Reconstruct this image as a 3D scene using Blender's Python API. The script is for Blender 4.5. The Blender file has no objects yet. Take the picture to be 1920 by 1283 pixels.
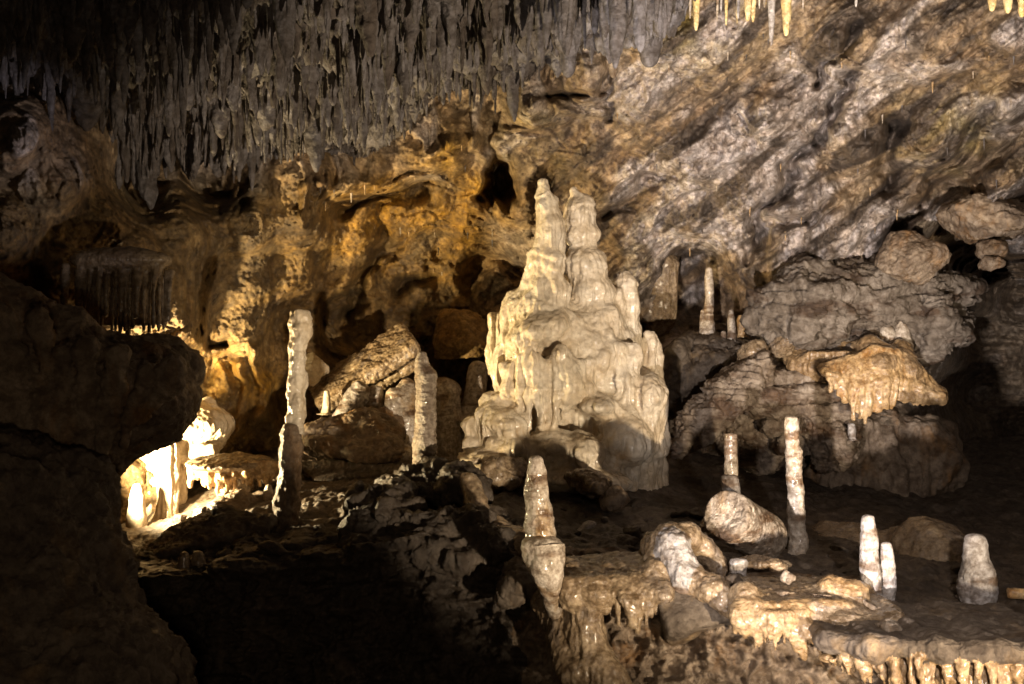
import bpy, math
import numpy as np
from math import radians

# ------------------------------------------------------------------ camera, world, light
S = bpy.context.scene
COL = S.collection
F, CX, CY = 1884.0, 960.0, 641.5          # focal length and centre in the photograph's pixels


def P(u, v, Y):                            # a pixel of the photograph at depth Y metres -> world point
    return np.array([(u - CX) / F * Y, Y, (CY - v) / F * Y])


cam_data = bpy.data.cameras.new("camera")
cam = bpy.data.objects.new("camera", cam_data)
COL.objects.link(cam)
cam.location = (0, 0, 0)
cam.rotation_euler = (radians(90), 0, 0)
cam_data.sensor_width = 36.0
cam_data.lens = 36.0 * F / 1920.0
cam_data.clip_start = 0.05
cam_data.clip_end = 200.0
S.camera = cam

W = bpy.data.worlds.new("World")
S.world = W
W.use_nodes = True
bg = W.node_tree.nodes["Background"]
bg.inputs[0].default_value = (1.0, 0.75, 0.5, 1)
bg.inputs[1].default_value = 0.0045

S.view_settings.view_transform = 'Standard'
S.view_settings.look = 'None'
S.view_settings.exposure = 0.0
S.view_settings.gamma = 1.0
S.cycles.use_denoising = True
S.render.filter_size = 1.15
S.cycles.max_bounces = 4
S.cycles.diffuse_bounces = 3
S.cycles.glossy_bounces = 2
S.cycles.sample_clamp_indirect = 1.2
S.cycles.blur_glossy = 1.0


def lamp(name, kind, loc, energy, color, size=0.06, target=None, cone=70, blend=0.3):
    d = bpy.data.lights.new(name, kind)
    d.energy = energy
    d.color = color
    d.shadow_soft_size = size
    o = bpy.data.objects.new(name, d)
    COL.objects.link(o)
    o.location = [float(c) for c in loc]
    if kind == 'SPOT':
        d.spot_size = radians(cone)
        d.spot_blend = blend
        import mathutils
        v = mathutils.Vector([float(t - l) for t, l in zip(target, loc)])
        o.rotation_euler = v.to_track_quat('-Z', 'Y').to_euler()
    return o


# the cave's electric lighting: a warm lamp hidden behind the buttress on the left,
# two whiter floodlights low beside the visitors' path, below the camera
lamp("warm_lamp", 'SPOT', P(196, 905, 8.3), 1300, (1.0, 0.77, 0.42), 0.06, P(700, 700, 9.5), 152, 0.6)
lamp("warm_lamp", 'SPOT', P(285, 792, 9.1), 360, (1.0, 0.76, 0.36), 0.06, P(760, 740, 11.0), 110, 0.8)
lamp("path_floodlight", 'SPOT', (2.9, 0.8, -1.80), 2900, (1.0, 0.81, 0.58), 0.06, P(1090, 330, 9.3), 54, 0.5)
lamp("path_floodlight", 'SPOT', (-0.6, 0.8, -1.75), 5200, (1.0, 0.90, 0.85), 0.06, P(1900, 190, 9.5), 52, 0.7)
lamp("ledge_lamp", 'SPOT', (1.5, 2.4, -0.30), 400, (1.0, 0.87, 0.80), 0.05, P(1690, 1095, 6.1), 50, 0.8)
lamp("fill_light", 'POINT', (-0.7, 1.5, -0.6), 46, (1.0, 0.75, 0.5), 0.15)  # added dim fill for the dark left rocks, not a lamp of the cave
lamp("side_lamp", 'SPOT', (2.4, 2.4, -1.6), 800, (0.98, 0.88, 0.92), 0.04, P(50, 310, 7.0), 11, 0.7)

# ------------------------------------------------------------------ noise
_r = np.random.default_rng(11)
PERM = np.tile(_r.permutation(256), 4)
GR = _r.normal(size=(256, 3)).astype(np.float32)
GR /= np.linalg.norm(GR, axis=1)[:, None]


def perlin(p, seed=0):
    p = np.asarray(p, np.float32) + np.float32(seed * 19.37 + 100.0)
    i = np.floor(p)
    f = p - i
    i = i.astype(np.int64) & 255
    w = f * f * f * (f * (f * 6 - 15) + 10)
    out = 0
    for dx in (0, 1):
        a = PERM[i[..., 0] + dx]
        wx = w[..., 0] if dx else 1 - w[..., 0]
        for dy in (0, 1):
            b = PERM[a + i[..., 1] + dy]
            wy = w[..., 1] if dy else 1 - w[..., 1]
            for dz in (0, 1):
                g = GR[PERM[b + i[..., 2] + dz]]
                wz = w[..., 2] if dz else 1 - w[..., 2]
                out = out + wx * wy * wz * (g[..., 0] * (f[..., 0] - dx) + g[..., 1] * (f[..., 1] - dy) + g[..., 2] * (f[..., 2] - dz))
    return out * 1.5


def fbm(p, octv=4, seed=0, gain=0.5):
    s, a, q = 0, 1.0, np.asarray(p, np.float32)
    for o in range(octv):
        s = s + a * perlin(q, seed + o)
        q = q * 2.03
        a *= gain
    return s


def ridged(p, octv=4, seed=0, gain=0.5):
    s, a, q = 0, 1.0, np.asarray(p, np.float32)
    for o in range(octv):
        s = s + a * (1 - 2 * np.abs(perlin(q, seed + o)))
        q = q * 2.07
        a *= gain
    return s


def worley(p, seed=0):                     # distance to the nearest and second nearest feature point
    p = np.asarray(p, np.float32) + np.float32(seed * 7.7 + 50)
    i = np.floor(p).astype(np.int64)
    f = (p - i).astype(np.float32)
    d1 = np.full(p.shape[:-1], 9, np.float32)
    d2 = d1.copy()
    for dx in (-1, 0, 1):
        for dy in (-1, 0, 1):
            for dz in (-1, 0, 1):
                h = PERM[PERM[PERM[(i[..., 0] + dx) & 255] + ((i[..., 1] + dy) & 255)] + ((i[..., 2] + dz) & 255)]
                o = GR[h] * 0.5 + 0.5
                dd = np.sqrt((dx + o[..., 0] - f[..., 0]) ** 2 + (dy + o[..., 1] - f[..., 1]) ** 2 + (dz + o[..., 2] - f[..., 2]) ** 2)
                d2 = np.minimum(d2, np.maximum(d1, dd))
                d1 = np.minimum(d1, dd)
    return d1, d2


def knobs(p, seed=0):                      # rounded popcorn bumps, 0..1
    d, _ = worley(p, seed)
    return np.sqrt(np.clip(1 - d * d * 1.3, 0, 1))


def sstep(a, b, x):
    t = np.clip((x - a) / (b - a), 0, 1)
    return t * t * (3 - 2 * t)


# ------------------------------------------------------------------ materials
def material(name, c1, c2, c3=None, scale=3.0, rough=(0.35, 0.7), bump=0.6, fine=60.0, use_col=False,
             band=0.0, spots=0.45, sss=0.0, spec=0.5, grime=1.0, coat=0.0):
    m = bpy.data.materials.new(name)
    m.use_nodes = True
    t = m.node_tree
    N, L = t.nodes, t.links
    bs = N["Principled BSDF"]
    geo = N.new("ShaderNodeNewGeometry")

    def noise(sc, det, rgh=0.55, vec=None, dist=0.0):
        n = N.new("ShaderNodeTexNoise")
        n.inputs["Scale"].default_value = sc
        n.inputs["Detail"].default_value = det
        n.inputs["Roughness"].default_value = rgh
        n.inputs["Distortion"].default_value = dist
        L.new(vec if vec else geo.outputs["Position"], n.inputs["Vector"])
        return n.outputs[0]

    def ramp(f, lo, hi):
        r = N.new("ShaderNodeMapRange")
        r.inputs[1].default_value = lo
        r.inputs[2].default_value = hi
        L.new(f, r.inputs[0])
        return r.outputs[0]

    def mix(fac, a, b, mode='MIX'):
        x = N.new("ShaderNodeMix")
        x.data_type = 'RGBA'
        x.blend_type = mode
        for s_, val in ((0, fac), (6, a), (7, b)):
            if isinstance(val, (int, float)):
                x.inputs[s_].default_value = val
            elif isinstance(val, tuple):
                x.inputs[s_].default_value = (*val, 1)
            else:
                L.new(val, x.inputs[s_])
        return x.outputs[2]

    mp = N.new("ShaderNodeMapping")
    mp.inputs["Scale"].default_value = (1, 1, 0.3)
    L.new(geo.outputs["Position"], mp.inputs[0])
    c = mix(ramp(noise(scale, 8, 0.65), 0.36, 0.64), c1, c2)
    if c3:
        c = mix(ramp(noise(scale * 1.7, 7, 0.6, mp.outputs[0], 0.4), spots, spots + 0.16), c, c3)
    # grime: fine speckle of dark mineral in the surface itself
    c = mix(ramp(noise(fine * 0.45, 6, 0.7), 0.62, 0.40), c, tuple(1 - grime * (1 - g_) for g_ in (0.42, 0.38, 0.34)), 'MULTIPLY')
    if band:
        mb = N.new("ShaderNodeMapping")
        mb.inputs["Scale"].default_value = (2.2, 2.2, band)
        L.new(geo.outputs["Position"], mb.inputs[0])
        c = mix(ramp(noise(1.0, 4, 0.6, mb.outputs[0]), 0.52, 0.62), c, (0.40, 0.30, 0.22), 'MULTIPLY')
    if use_col:
        at = N.new("ShaderNodeAttribute")
        at.attribute_name = "Col"
        c = mix(1.0, c, at.outputs[0], 'MULTIPLY')
    L.new(c, bs.inputs["Base Color"])
    rr = N.new("ShaderNodeMapRange")
    rr.inputs[1].default_value = 0.35
    rr.inputs[2].default_value = 0.65
    rr.inputs[3].default_value = rough[0]
    rr.inputs[4].default_value = rough[1]
    L.new(noise(scale * 2.3, 5), rr.inputs[0])
    L.new(rr.outputs[0], bs.inputs["Roughness"])
    bs.inputs["Specular IOR Level"].default_value = spec
    if coat:
        bs.inputs["Coat Weight"].default_value = coat
        bs.inputs["Coat Roughness"].default_value = 0.16
    if sss:
        bs.inputs["Subsurface Weight"].default_value = sss
        bs.inputs["Subsurface Radius"].default_value = (0.05, 0.028, 0.012)
        bs.inputs["Subsurface Scale"].default_value = 1.0
    vo = N.new("ShaderNodeTexVoronoi")
    vo.inputs["Scale"].default_value = fine * 0.8
    L.new(geo.outputs["Position"], vo.inputs["Vector"])
    ad = N.new("ShaderNodeMath")
    ad.operation = 'MULTIPLY_ADD'
    L.new(vo.outputs["Distance"], ad.inputs[0])
    ad.inputs[1].default_value = -0.35
    L.new(noise(fine, 8, 0.72), ad.inputs[2])
    b = N.new("ShaderNodeBump")
    b.inputs["Strength"].default_value = bump
    b.inputs["Distance"].default_value = 0.030
    L.new(ad.outputs[0], b.inputs["Height"])
    L.new(b.outputs[0], bs.inputs["Normal"])
    return m


M_WALL = material("wall_limestone", (0.75, 0.72, 0.70), (1.0, 0.97, 0.95), None, 2.5, (0.4, 0.75), 0.9, 26, True)
M_CEIL = material("ceiling_limestone", (0.105, 0.092, 0.09), (0.225, 0.21, 0.222), (0.085, 0.066, 0.055), 2.2, (0.45, 0.8), 0.9, 30)
M_FLOOR = material("cave_earth", (0.07, 0.052, 0.036), (0.15, 0.115, 0.083), (0.22, 0.175, 0.13), 2.6, (0.35, 0.75), 0.9, 26, False, 0, 0.55)
M_BANK = material("bank_limestone", (0.20, 0.145, 0.098), (0.38, 0.295, 0.21), (0.26, 0.14, 0.05), 2.8, (0.25, 0.6), 0.9, 24, False, 0, 0.52)
M_DARK = material("dark_limestone", (0.10, 0.075, 0.055), (0.19, 0.15, 0.11), (0.24, 0.16, 0.08), 2.6, (0.4, 0.75), 0.9, 24, False, 0, 0.55)
M_SLOPE = material("tan_limestone", (0.22, 0.165, 0.115), (0.36, 0.295, 0.23), (0.19, 0.13, 0.075), 3.0, (0.3, 0.6), 0.8, 26, False, 6.0, 0.53)
M_SHADED = material("shade_darkened_rock", (0.055, 0.042, 0.031), (0.11, 0.085, 0.063), (0.15, 0.115, 0.08), 2.6, (0.25, 0.6), 0.9, 24, False, 0, 0.58)  # rock colour darkened to stand in for shade
M_GREYROCK = material("grey_limestone", (0.17, 0.135, 0.10), (0.28, 0.235, 0.19), (0.14, 0.11, 0.08), 2.8, (0.4, 0.7), 0.9, 24, False, 5.0, 0.52)
M_CREAM = material("cream_calcite", (0.66, 0.525, 0.35), (0.80, 0.705, 0.555), (0.52, 0.35, 0.17), 3.4, (0.16, 0.42), 0.62, 26, False, 0, 0.60, grime=0.5, coat=0.4)
M_GREY = material("white_calcite", (0.38, 0.345, 0.32), (0.53, 0.50, 0.48), (0.28, 0.23, 0.19), 5.0, (0.25, 0.55), 0.45, 60, False, 7.0, 0.56)
M_BAND = material("banded_calcite", (0.50, 0.42, 0.32), (0.66, 0.58, 0.49), (0.42, 0.27, 0.12), 4.0, (0.25, 0.55), 0.5, 55, False, 9.0, 0.54, coat=0.4)
M_PILLAR = material("brown_calcite", (0.28, 0.22, 0.16), (0.46, 0.39, 0.31), (0.25, 0.16, 0.08), 5.0, (0.25, 0.55), 0.7, 50, False, 9.0, 0.52)
M_FLOW = material("wet_flowstone", (0.26, 0.18, 0.105), (0.42, 0.32, 0.205), (0.22, 0.175, 0.14), 3.6, (0.15, 0.36), 0.5, 50, False, 0, 0.52, coat=0.4)
M_FRINGE = material("orange_flowstone", (0.50, 0.32, 0.14), (0.64, 0.46, 0.26), (0.40, 0.20, 0.06), 4.0, (0.15, 0.45), 0.4, 50, False, 0, 0.52, coat=0.4)
M_DRIP = material("tan_flowstone", (0.30, 0.19, 0.09), (0.44, 0.31, 0.175), (0.24, 0.15, 0.07), 4.0, (0.15, 0.36), 0.5, 50, False, 0, 0.52, coat=0.4)
M_OCHRE = material("ochre_rock", (0.34, 0.19, 0.05), (0.48, 0.32, 0.12), (0.25, 0.18, 0.11), 3.0, (0.4, 0.7), 0.8, 26, False, 0, 0.54)
M_STRAW = material("yellow_calcite", (0.66, 0.47, 0.17), (0.78, 0.64, 0.36), (0.55, 0.36, 0.12), 5.0, (0.2, 0.45), 0.35, 60, False, 0, 0.55)


# ------------------------------------------------------------------ mesh helpers
def tag(o, label=None, cat=None, group=None, kind=None):
    if label:
        o["label"] = label
    if cat:
        o["category"] = cat
    if group:
        o["group"] = group
    if kind:
        o["kind"] = kind
    return o


def mesh(name, V, Q, mat, origin=None, parent=None, col=None, normals=None):
    V = np.asarray(V, np.float32)
    if origin is None:
        origin = np.array([0.5 * (V[:, 0].min() + V[:, 0].max()), 0.5 * (V[:, 1].min() + V[:, 1].max()), V[:, 2].min()])
    me = bpy.data.meshes.new(name)
    Q = np.asarray(Q, np.int32)
    n, k = Q.shape
    me.vertices.add(len(V))
    me.vertices.foreach_set("co", (V - np.asarray(origin, np.float32)).astype(np.float32).ravel())
    me.loops.add(n * k)
    me.loops.foreach_set("vertex_index", Q.ravel())
    me.polygons.add(n)
    me.polygons.foreach_set("loop_start", np.arange(0, n * k, k, dtype=np.int32))
    me.update(calc_edges=True)
    me.polygons.foreach_set("use_smooth", np.ones(n, dtype=bool))
    if col is not None:
        a = me.color_attributes.new("Col", 'FLOAT_COLOR', 'POINT')
        c4 = np.ones((len(V), 4), np.float32)
        c4[:, :3] = col
        a.data.foreach_set("color", c4.ravel())
    me.validate()
    if normals is not None:
        me.normals_split_custom_set_from_vertices(normals.tolist())
    me.materials.append(mat)
    o = bpy.data.objects.new(name, me)
    COL.objects.link(o)
    if parent is not None:
        o.parent = parent
        o.location = [float(c) for c in np.asarray(origin) - np.array(parent.location)]
    else:
        o.location = [float(c) for c in origin]
    return o


def empty(name, loc):
    o = bpy.data.objects.new(name, None)
    COL.objects.link(o)
    o.location = [float(c) for c in loc]
    o.empty_display_size = 0.1
    return o


def vnormals(V, Q):
    n = np.cross(V[Q[:, 2]] - V[Q[:, 0]], V[Q[:, 3]] - V[Q[:, 1]]) if Q.shape[1] == 4 else np.cross(V[Q[:, 1]] - V[Q[:, 0]], V[Q[:, 2]] - V[Q[:, 0]])
    out = np.zeros_like(V)
    for k in range(Q.shape[1]):
        for c in range(3):
            out[:, c] += np.bincount(Q[:, k], n[:, c], len(V))
    return out / (np.linalg.norm(out, axis=1)[:, None] + 1e-12)


def gridq(nu, nv, flip=False):
    i = np.arange(nu * nv).reshape(nu, nv)
    q = np.stack([i[:-1, :-1], i[1:, :-1], i[1:, 1:], i[:-1, 1:]], -1).reshape(-1, 4)
    return q[:, ::-1] if flip else q


# ---------- signed distance solids, meshed with surface nets
class Solid:
    def __init__(self, vox):
        self.vox, self.pr, self.tags = vox, [], []

    def _t(self, tagname):
        if tagname not in self.tags:
            self.tags.append(tagname)
        return self.tags.index(tagname)

    def cone(self, a, ra, b, rb, k=0.05, tag='body', sy=1.0):
        a, b = np.asarray(a, float), np.asarray(b, float)
        r = max(ra, rb) * max(1, 1 / sy)
        lo, hi = np.minimum(a, b) - r, np.maximum(a, b) + r

        def f(p):
            q = p - a
            ab = b - a
            q = q * np.array([1, sy, 1], np.float32)
            ab2 = ab * np.array([1, sy, 1])
            h = np.clip((q @ ab2.astype(np.float32)) / max(ab2 @ ab2, 1e-9), 0, 1)
            return np.linalg.norm(q - h[..., None] * ab2.astype(np.float32), axis=-1) - (ra + h * (rb - ra))
        self.pr.append((lo, hi, f, k, self._t(tag), 1))
        return self

    def chain(self, pts, rs, k=0.05, tag='body', sy=1.0):
        for i in range(len(pts) - 1):
            self.cone(pts[i], rs[i], pts[i + 1], rs[i + 1], k, tag, sy)
        return self

    def ell(self, c, r, k=0.05, tag='body', cut=False):
        c, r = np.asarray(c, float), np.asarray(r, float)

        def f(p):
            q = (p - c).astype(np.float32)
            k0 = np.linalg.norm(q / r.astype(np.float32), axis=-1)
            k1 = np.linalg.norm(q / (r * r).astype(np.float32), axis=-1)
            return k0 * (k0 - 1) / np.maximum(k1, 1e-6)
        self.pr.append((c - r, c + r, f, k, self._t(tag), -1 if cut else 1))
        return self

    def rock(self, c, r, seed, k=0.04, n=16, tag='body', rot=0.0, rnd=0.06):
        c, r = np.asarray(c, float), np.asarray(r, float)
        rg = np.random.default_rng(seed)
        nn = rg.normal(size=(n, 3))
        nn /= np.linalg.norm(nn, axis=1)[:, None]
        hh = rg.uniform(0.62, 0.95, n)
        cr, sr = math.cos(rot), math.sin(rot)
        R = np.array([[cr, 0, sr], [0, 1, 0], [-sr, 0, cr]])
        rm = r.max() * 1.45
        mr = r.min()

        def f(p):
            q = ((p - c) @ R) / r
            d = np.full(q.shape[:-1], -9.0)
            e = 0
            s = 26.0
            for i in range(n):
                e = e + np.exp(np.clip(s * (q @ nn[i] - hh[i]), -60, 60))
            d = np.log(e) / s
            d = np.maximum(d, np.linalg.norm(q, axis=-1) - 1.25)
            return d * mr
        self.pr.append((c - rm, c + rm, f, k, self._t(tag), 1))
        return self

    def box(self, c, half, R, rnd=0.03, k=0.03, tag='body'):
        c, half = np.asarray(c, float), np.asarray(half, float)
        R = np.asarray(R, float)
        rm = np.linalg.norm(half) + rnd

        def f(p):
            q = np.abs((p - c) @ R.T) - (half - rnd)
            return np.linalg.norm(np.maximum(q, 0), axis=-1) + np.minimum(q.max(axis=-1), 0) - rnd
        self.pr.append((c - rm, c + rm, f, k, self._t(tag), 1))
        return self

    def nets(self):
        vx = self.vox
        lo = np.min([p[0] for p in self.pr if p[5] > 0], 0) - 4 * vx
        hi = np.max([p[1] for p in self.pr if p[5] > 0], 0) + 4 * vx
        n = np.ceil((hi - lo) / vx).astype(int) + 1
        g = np.full(n, 1.0, np.float32)
        best = np.full(n, 9.0, np.float32)
        lab = np.zeros(n, np.int8)
        ax = [(lo[i] + vx * np.arange(n[i])).astype(np.float32) for i in range(3)]
        for (l, h, f, k, tg, op) in self.pr:
            m = k + 3 * vx
            i0 = np.clip(np.floor((l - m - lo) / vx).astype(int), 0, n - 1)
            i1 = np.clip(np.ceil((h + m - lo) / vx).astype(int) + 1, 1, n)
            sl = tuple(slice(a, b) for a, b in zip(i0, i1))
            p = np.stack(np.meshgrid(*[ax[i][sl[i]] for i in range(3)], indexing='ij'), -1)
            d = f(p).astype(np.float32)
            o = g[sl]
            if op > 0:
                hh = np.clip(0.5 + 0.5 * (o - d) / k, 0, 1)
                g[sl] = o * (1 - hh) + d * hh - k * hh * (1 - hh)
                b = best[sl]
                lb = lab[sl]
                lb[d < b] = tg
                np.minimum(b, d, out=b)
            else:
                d = -d
                hh = np.clip(0.5 - 0.5 * (o - d) / k, 0, 1)
                g[sl] = o * (1 - hh) + d * hh + k * hh * (1 - hh)
        s = g < 0
        cnt = np.zeros(n - 1, np.int8)
        for dx in (0, 1):
            for dy in (0, 1):
                for dz in (0, 1):
                    cnt += s[dx:n[0] - 1 + dx, dy:n[1] - 1 + dy, dz:n[2] - 1 + dz]
        act = (cnt > 0) & (cnt < 8)
        cells = np.argwhere(act)
        idx = np.full(n - 1, -1, np.int64)
        idx[act] = np.arange(len(cells))
        acc = np.zeros((len(cells), 3))
        num = np.zeros(len(cells))
        cor = [(a, b, c) for a in (0, 1) for b in (0, 1) for c in (0, 1)]
        for a in cor:
            for axn in range(3):
                if a[axn]:
                    continue
                b = list(a)
                b[axn] = 1
                ga = g[cells[:, 0] + a[0], cells[:, 1] + a[1], cells[:, 2] + a[2]]
                gb = g[cells[:, 0] + b[0], cells[:, 1] + b[1], cells[:, 2] + b[2]]
                c = (ga < 0) != (gb < 0)
                t = np.where(c, ga / np.where(c, ga - gb, 1), 0)
                pos = np.tile(np.array(a, float), (len(cells), 1))
                pos[:, axn] += t
                acc[c] += pos[c]
                num[c] += 1
        V = lo + vx * (cells + acc / num[:, None])
        labels = lab[cells[:, 0], cells[:, 1], cells[:, 2]]
        quads = []
        for axn in range(3):
            o1, o2 = (axn + 1) % 3, (axn + 2) % 3
            sa = [slice(None)] * 3
            sb = [slice(None)] * 3
            sa[axn] = slice(0, n[axn] - 1)
            sb[axn] = slice(1, n[axn])
            ch = s[tuple(sa)] != s[tuple(sb)]
            e = np.argwhere(ch)
            e = e[(e[:, o1] > 0) & (e[:, o2] > 0) & (e[:, o1] < n[o1] - 1) & (e[:, o2] < n[o2] - 1)]
            ins = s[e[:, 0], e[:, 1], e[:, 2]]
            q = []
            for d1, d2 in ((0, 0), (-1, 0), (-1, -1), (0, -1)):
                c = e.copy()
                c[:, o1] += d1
                c[:, o2] += d2
                q.append(idx[c[:, 0], c[:, 1], c[:, 2]])
            q = np.stack(q, -1)
            q[~ins] = q[~ins][:, ::-1]
            quads.append(q)
        return V, np.concatenate(quads), labels

    def build(self, name, mat, disp=None, mats=None, origin=None, relax=1):
        V, Q, lb = self.nets()
        # relax a little, then push the surface detail out along the normals
        for _ in range(relax):
            acc = np.zeros_like(V)
            cnt = np.zeros(len(V))
            for k in range(4):
                for j in (1, 3):
                    np.add.at(acc, Q[:, k], V[Q[:, (k + j) % 4]])
                    np.add.at(cnt, Q[:, k], 1)
            V = 0.5 * V + 0.5 * acc / np.maximum(cnt, 1)[:, None]
        Nn = vnormals(V, Q)
        if disp:
            V = V + Nn * disp(V, Nn)[:, None]
            Nn = vnormals(V, Q)
        if len(self.tags) == 1:
            return mesh(name, V, Q, mat, origin)
        if origin is None:
            origin = np.array([V[:, 0].mean(), V[:, 1].mean(), V[:, 2].min()])
        root = empty(name, origin)
        fl = lb[Q].astype(int)
        ft = np.where((fl[:, 0] == fl[:, 2]) | (fl[:, 0] == fl[:, 1]) | (fl[:, 0] == fl[:, 3]), fl[:, 0], fl[:, 1])
        for ti, tn in enumerate(self.tags):
            qs = Q[ft == ti]
            if not len(qs):
                continue
            u, inv = np.unique(qs, return_inverse=True)
            mesh(tn.split('#')[0], V[u], inv.reshape(qs.shape), (mats or {}).get(tn.split('#')[0], mat), None, root, normals=Nn[u])
        return root


def flow_disp(a_bulge=0.03, f_bulge=5.0, a_flute=0.012, f_flute=16.0, a_knob=0.01, f_knob=22.0, a_fine=0.004, seed=0, vert=0.12):
    def d(V, N):
        o = a_bulge * fbm(V * f_bulge * np.array([1, 1, 0.8]), 3, seed)
        steep = 1 - np.abs(N[:, 2])
        if a_flute:
            o = o + a_flute * steep * ridged(V * f_flute * np.array([1, 1, vert]), 2, seed + 5)
        if a_knob:
            o = o + a_knob * (knobs(V * f_knob * np.array([1, 1, 0.6]), seed) - 0.6)
        return o + a_fine * fbm(V * 60, 2, seed + 9) - 0.5 * a_flute
    return d


def rock_disp(a=0.05, f=4.0, crack=0.03, fc=5.0, fine=0.008, seed=0, layer=0.0, fl=16.0, knob=0.0, fk=24.0):
    def d(V, N):
        wv = V + 0.06 * np.stack([perlin(V * 3.1, seed + 11), perlin(V * 3.1, seed + 12), perlin(V * 3.1, seed + 13)], -1)
        o = a * ridged(wv * f, 6, seed, 0.58) * 0.55
        f1, f2 = worley(wv * f * 1.1, seed + 1)                    # broken facets
        o = o - a * 0.9 * f1
        d1, d2 = worley(wv * fc, seed)
        o = o - crack * (1 - sstep(0.0, 0.10, d2 - d1)) * sstep(-0.1, 0.3, perlin(V * 2.0, seed + 3))
        if layer:
            z = V[:, 2] * fl + 1.1 * perlin(V * 1.2, seed + 4) + 0.35 * perlin(V * 5, seed + 5)
            fz = z - np.floor(z)
            z2 = z * 2.7 + 0.4 * perlin(V * 7, seed + 6)
            f2_ = z2 - np.floor(z2)
            o = o + layer * (fz * sstep(1.0, 0.9, fz) + 0.35 * f2_ * sstep(1.0, 0.85, f2_)) * (1 - N[:, 2] ** 2)
        if knob:
            o = o + knob * knobs(V * fk, seed + 2)
        return o + fine * ridged(V * 20, 3, seed + 7, 0.6)
    return d


# ---------- stalagmites and stalactites: a bent spine with a lobed, ringed skin
def spire(pts, rs, seed=0, seg=40, step=0.012, ring=0.0, fr=14.0, bump=0.12, fine=0.05, flat=0.0, flute=0.0):
    pts = np.asarray(pts, float)
    rs = np.asarray(rs, float)
    s = np.concatenate([[0], np.cumsum(np.linalg.norm(np.diff(pts, axis=0), axis=1))])
    n = max(12, int(s[-1] / step))
    t = np.linspace(0, s[-1], n)
    C = np.stack([np.interp(t, s, pts[:, c]) for c in range(3)], -1)
    ker = np.ones(9) / 9                    # round the bends of the spine
    Cp = np.concatenate([np.repeat(C[:1], 4, 0), C, np.repeat(C[-1:], 4, 0)])
    C = np.stack([np.convolve(Cp[:, c], ker, 'valid') for c in range(3)], -1)
    R = np.interp(t, s, rs)
    if flat < 1:
        cap = max(rs[0], 1e-4) * (1 - flat)
        e = np.clip(t / max(cap, 1e-4), 0, 1)
        R = R * np.sqrt(np.clip(1 - (1 - e) ** 2, 0.0, 1))
    T = np.gradient(C, axis=0)
    T /= np.linalg.norm(T, axis=1)[:, None] + 1e-9
    ref = np.array([0, 1.0, 0]) if abs(T[len(T) // 2][1]) < 0.9 else np.array([1.0, 0, 0])
    A = np.cross(T, ref)
    A /= np.linalg.norm(A, axis=1)[:, None]
    B = np.cross(T, A)
    th = np.linspace(0, 2 * math.pi, seg, endpoint=False)
    D = np.cos(th)[None, :, None] * A[:, None] + np.sin(th)[None, :, None] * B[:, None]
    rm = rs.mean()
    q = C[:, None] + D * R[:, None, None]
    fq = 0.55 / rm
    o = 1.35 * bump * fbm(q * fq * np.array([1, 1, .8]) + seed * 3.1, 4, seed, .55)
    if ring:
        ph = t[:, None] * fr + 0.9 * perlin(q * fq * 0.9, seed + 3)
        ph = ph - np.floor(ph)
        o = o + ring * (np.sin(np.clip(ph, 0, 1) * math.pi) ** 0.6 - 0.6)
    if flute:
        o = o + flute * ridged(q * np.array([1, 1, 0.1]) * fq * 1.6, 2, seed + 6)
    o = o + fine * fbm(q * 4.5 * fq, 3, seed + 8)
    V = C[:, None] + D * (R[:, None] * (1 + o))[..., None]
    V = V.reshape(-1, 3)
    i = np.arange(n * seg).reshape(n, seg)
    q4 = np.stack([i[:-1], np.roll(i, -1, 1)[:-1], np.roll(i, -1, 1)[1:], i[1:]], -1).reshape(-1, 4)
    # end caps as degenerate-free fans of quads around a centre point
    V = np.concatenate([V, C[:1], C[-1:]])
    tri = []
    a = len(V) - 2
    for base, cidx, fl in ((i[0], a, True), (i[-1], a + 1, False)):
        for k in range(0, seg, 2):
            f = [base[k], base[(k + 1) % seg], base[(k + 2) % seg], cidx]
            tri.append(f[::-1] if fl else f)
    return V, np.concatenate([q4, np.array(tri)])


def px(r, Y):
    return r / F * Y


def stalagmite(name, spine, mat, label, group=None, seed=0, parent=None, cat="stalagmite", kind=None, **kw):
    """spine: (u, v, radius in px, Y) from the tip down"""
    pts = [P(u, v, Y) for (u, v, r, Y) in spine]
    rs = [px(r, Y) for (u, v, r, Y) in spine]
    if parent is None and name == 'stalagmite':        # a foot that spreads into the floor
        u_, v_, r_, Y_ = spine[-1]
        pts.append(P(u_, v_ + 0.55 * r_, Y_))
        rs.append(px(r_ * 1.9, Y_))
    V, Q = spire(pts, rs, seed, **kw)
    o = mesh(name, V, Q, mat, None if parent is not None else np.array([*pts[-1][:2], pts[-1][2]]), parent)
    if parent is None:
        tag(o, label, cat, group)
    return o


# ------------------------------------------------------------------ the cave wall
def axis(a0, a1, f0, f1, fine, coarse):
    return np.concatenate([np.arange(a0, f0, coarse), np.arange(f0, f1, fine), np.arange(f1, a1 + coarse, coarse)])


def idw(ctrl, U, Vv, p=3.2, soft=30.0):
    c = np.array(ctrl, float)
    num = 0
    den = 0
    for (a, b, d) in c:
        w = 1.0 / ((U - a) ** 2 + (Vv - b) ** 2 + soft ** 2) ** (p / 2)
        num = num + w * d
        den = den + w
    return num / den


def seg_dist(U, Vv, poly):
    best = np.full(U.shape, 1e9)
    for (a, b) in zip(poly[:-1], poly[1:]):
        ax_, ay = a
        dx, dy = b[0] - a[0], b[1] - a[1]
        h = np.clip(((U - ax_) * dx + (Vv - ay) * dy) / (dx * dx + dy * dy), 0, 1)
        best = np.minimum(best, np.hypot(U - ax_ - h * dx, Vv - ay - h * dy))
    return best


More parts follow.
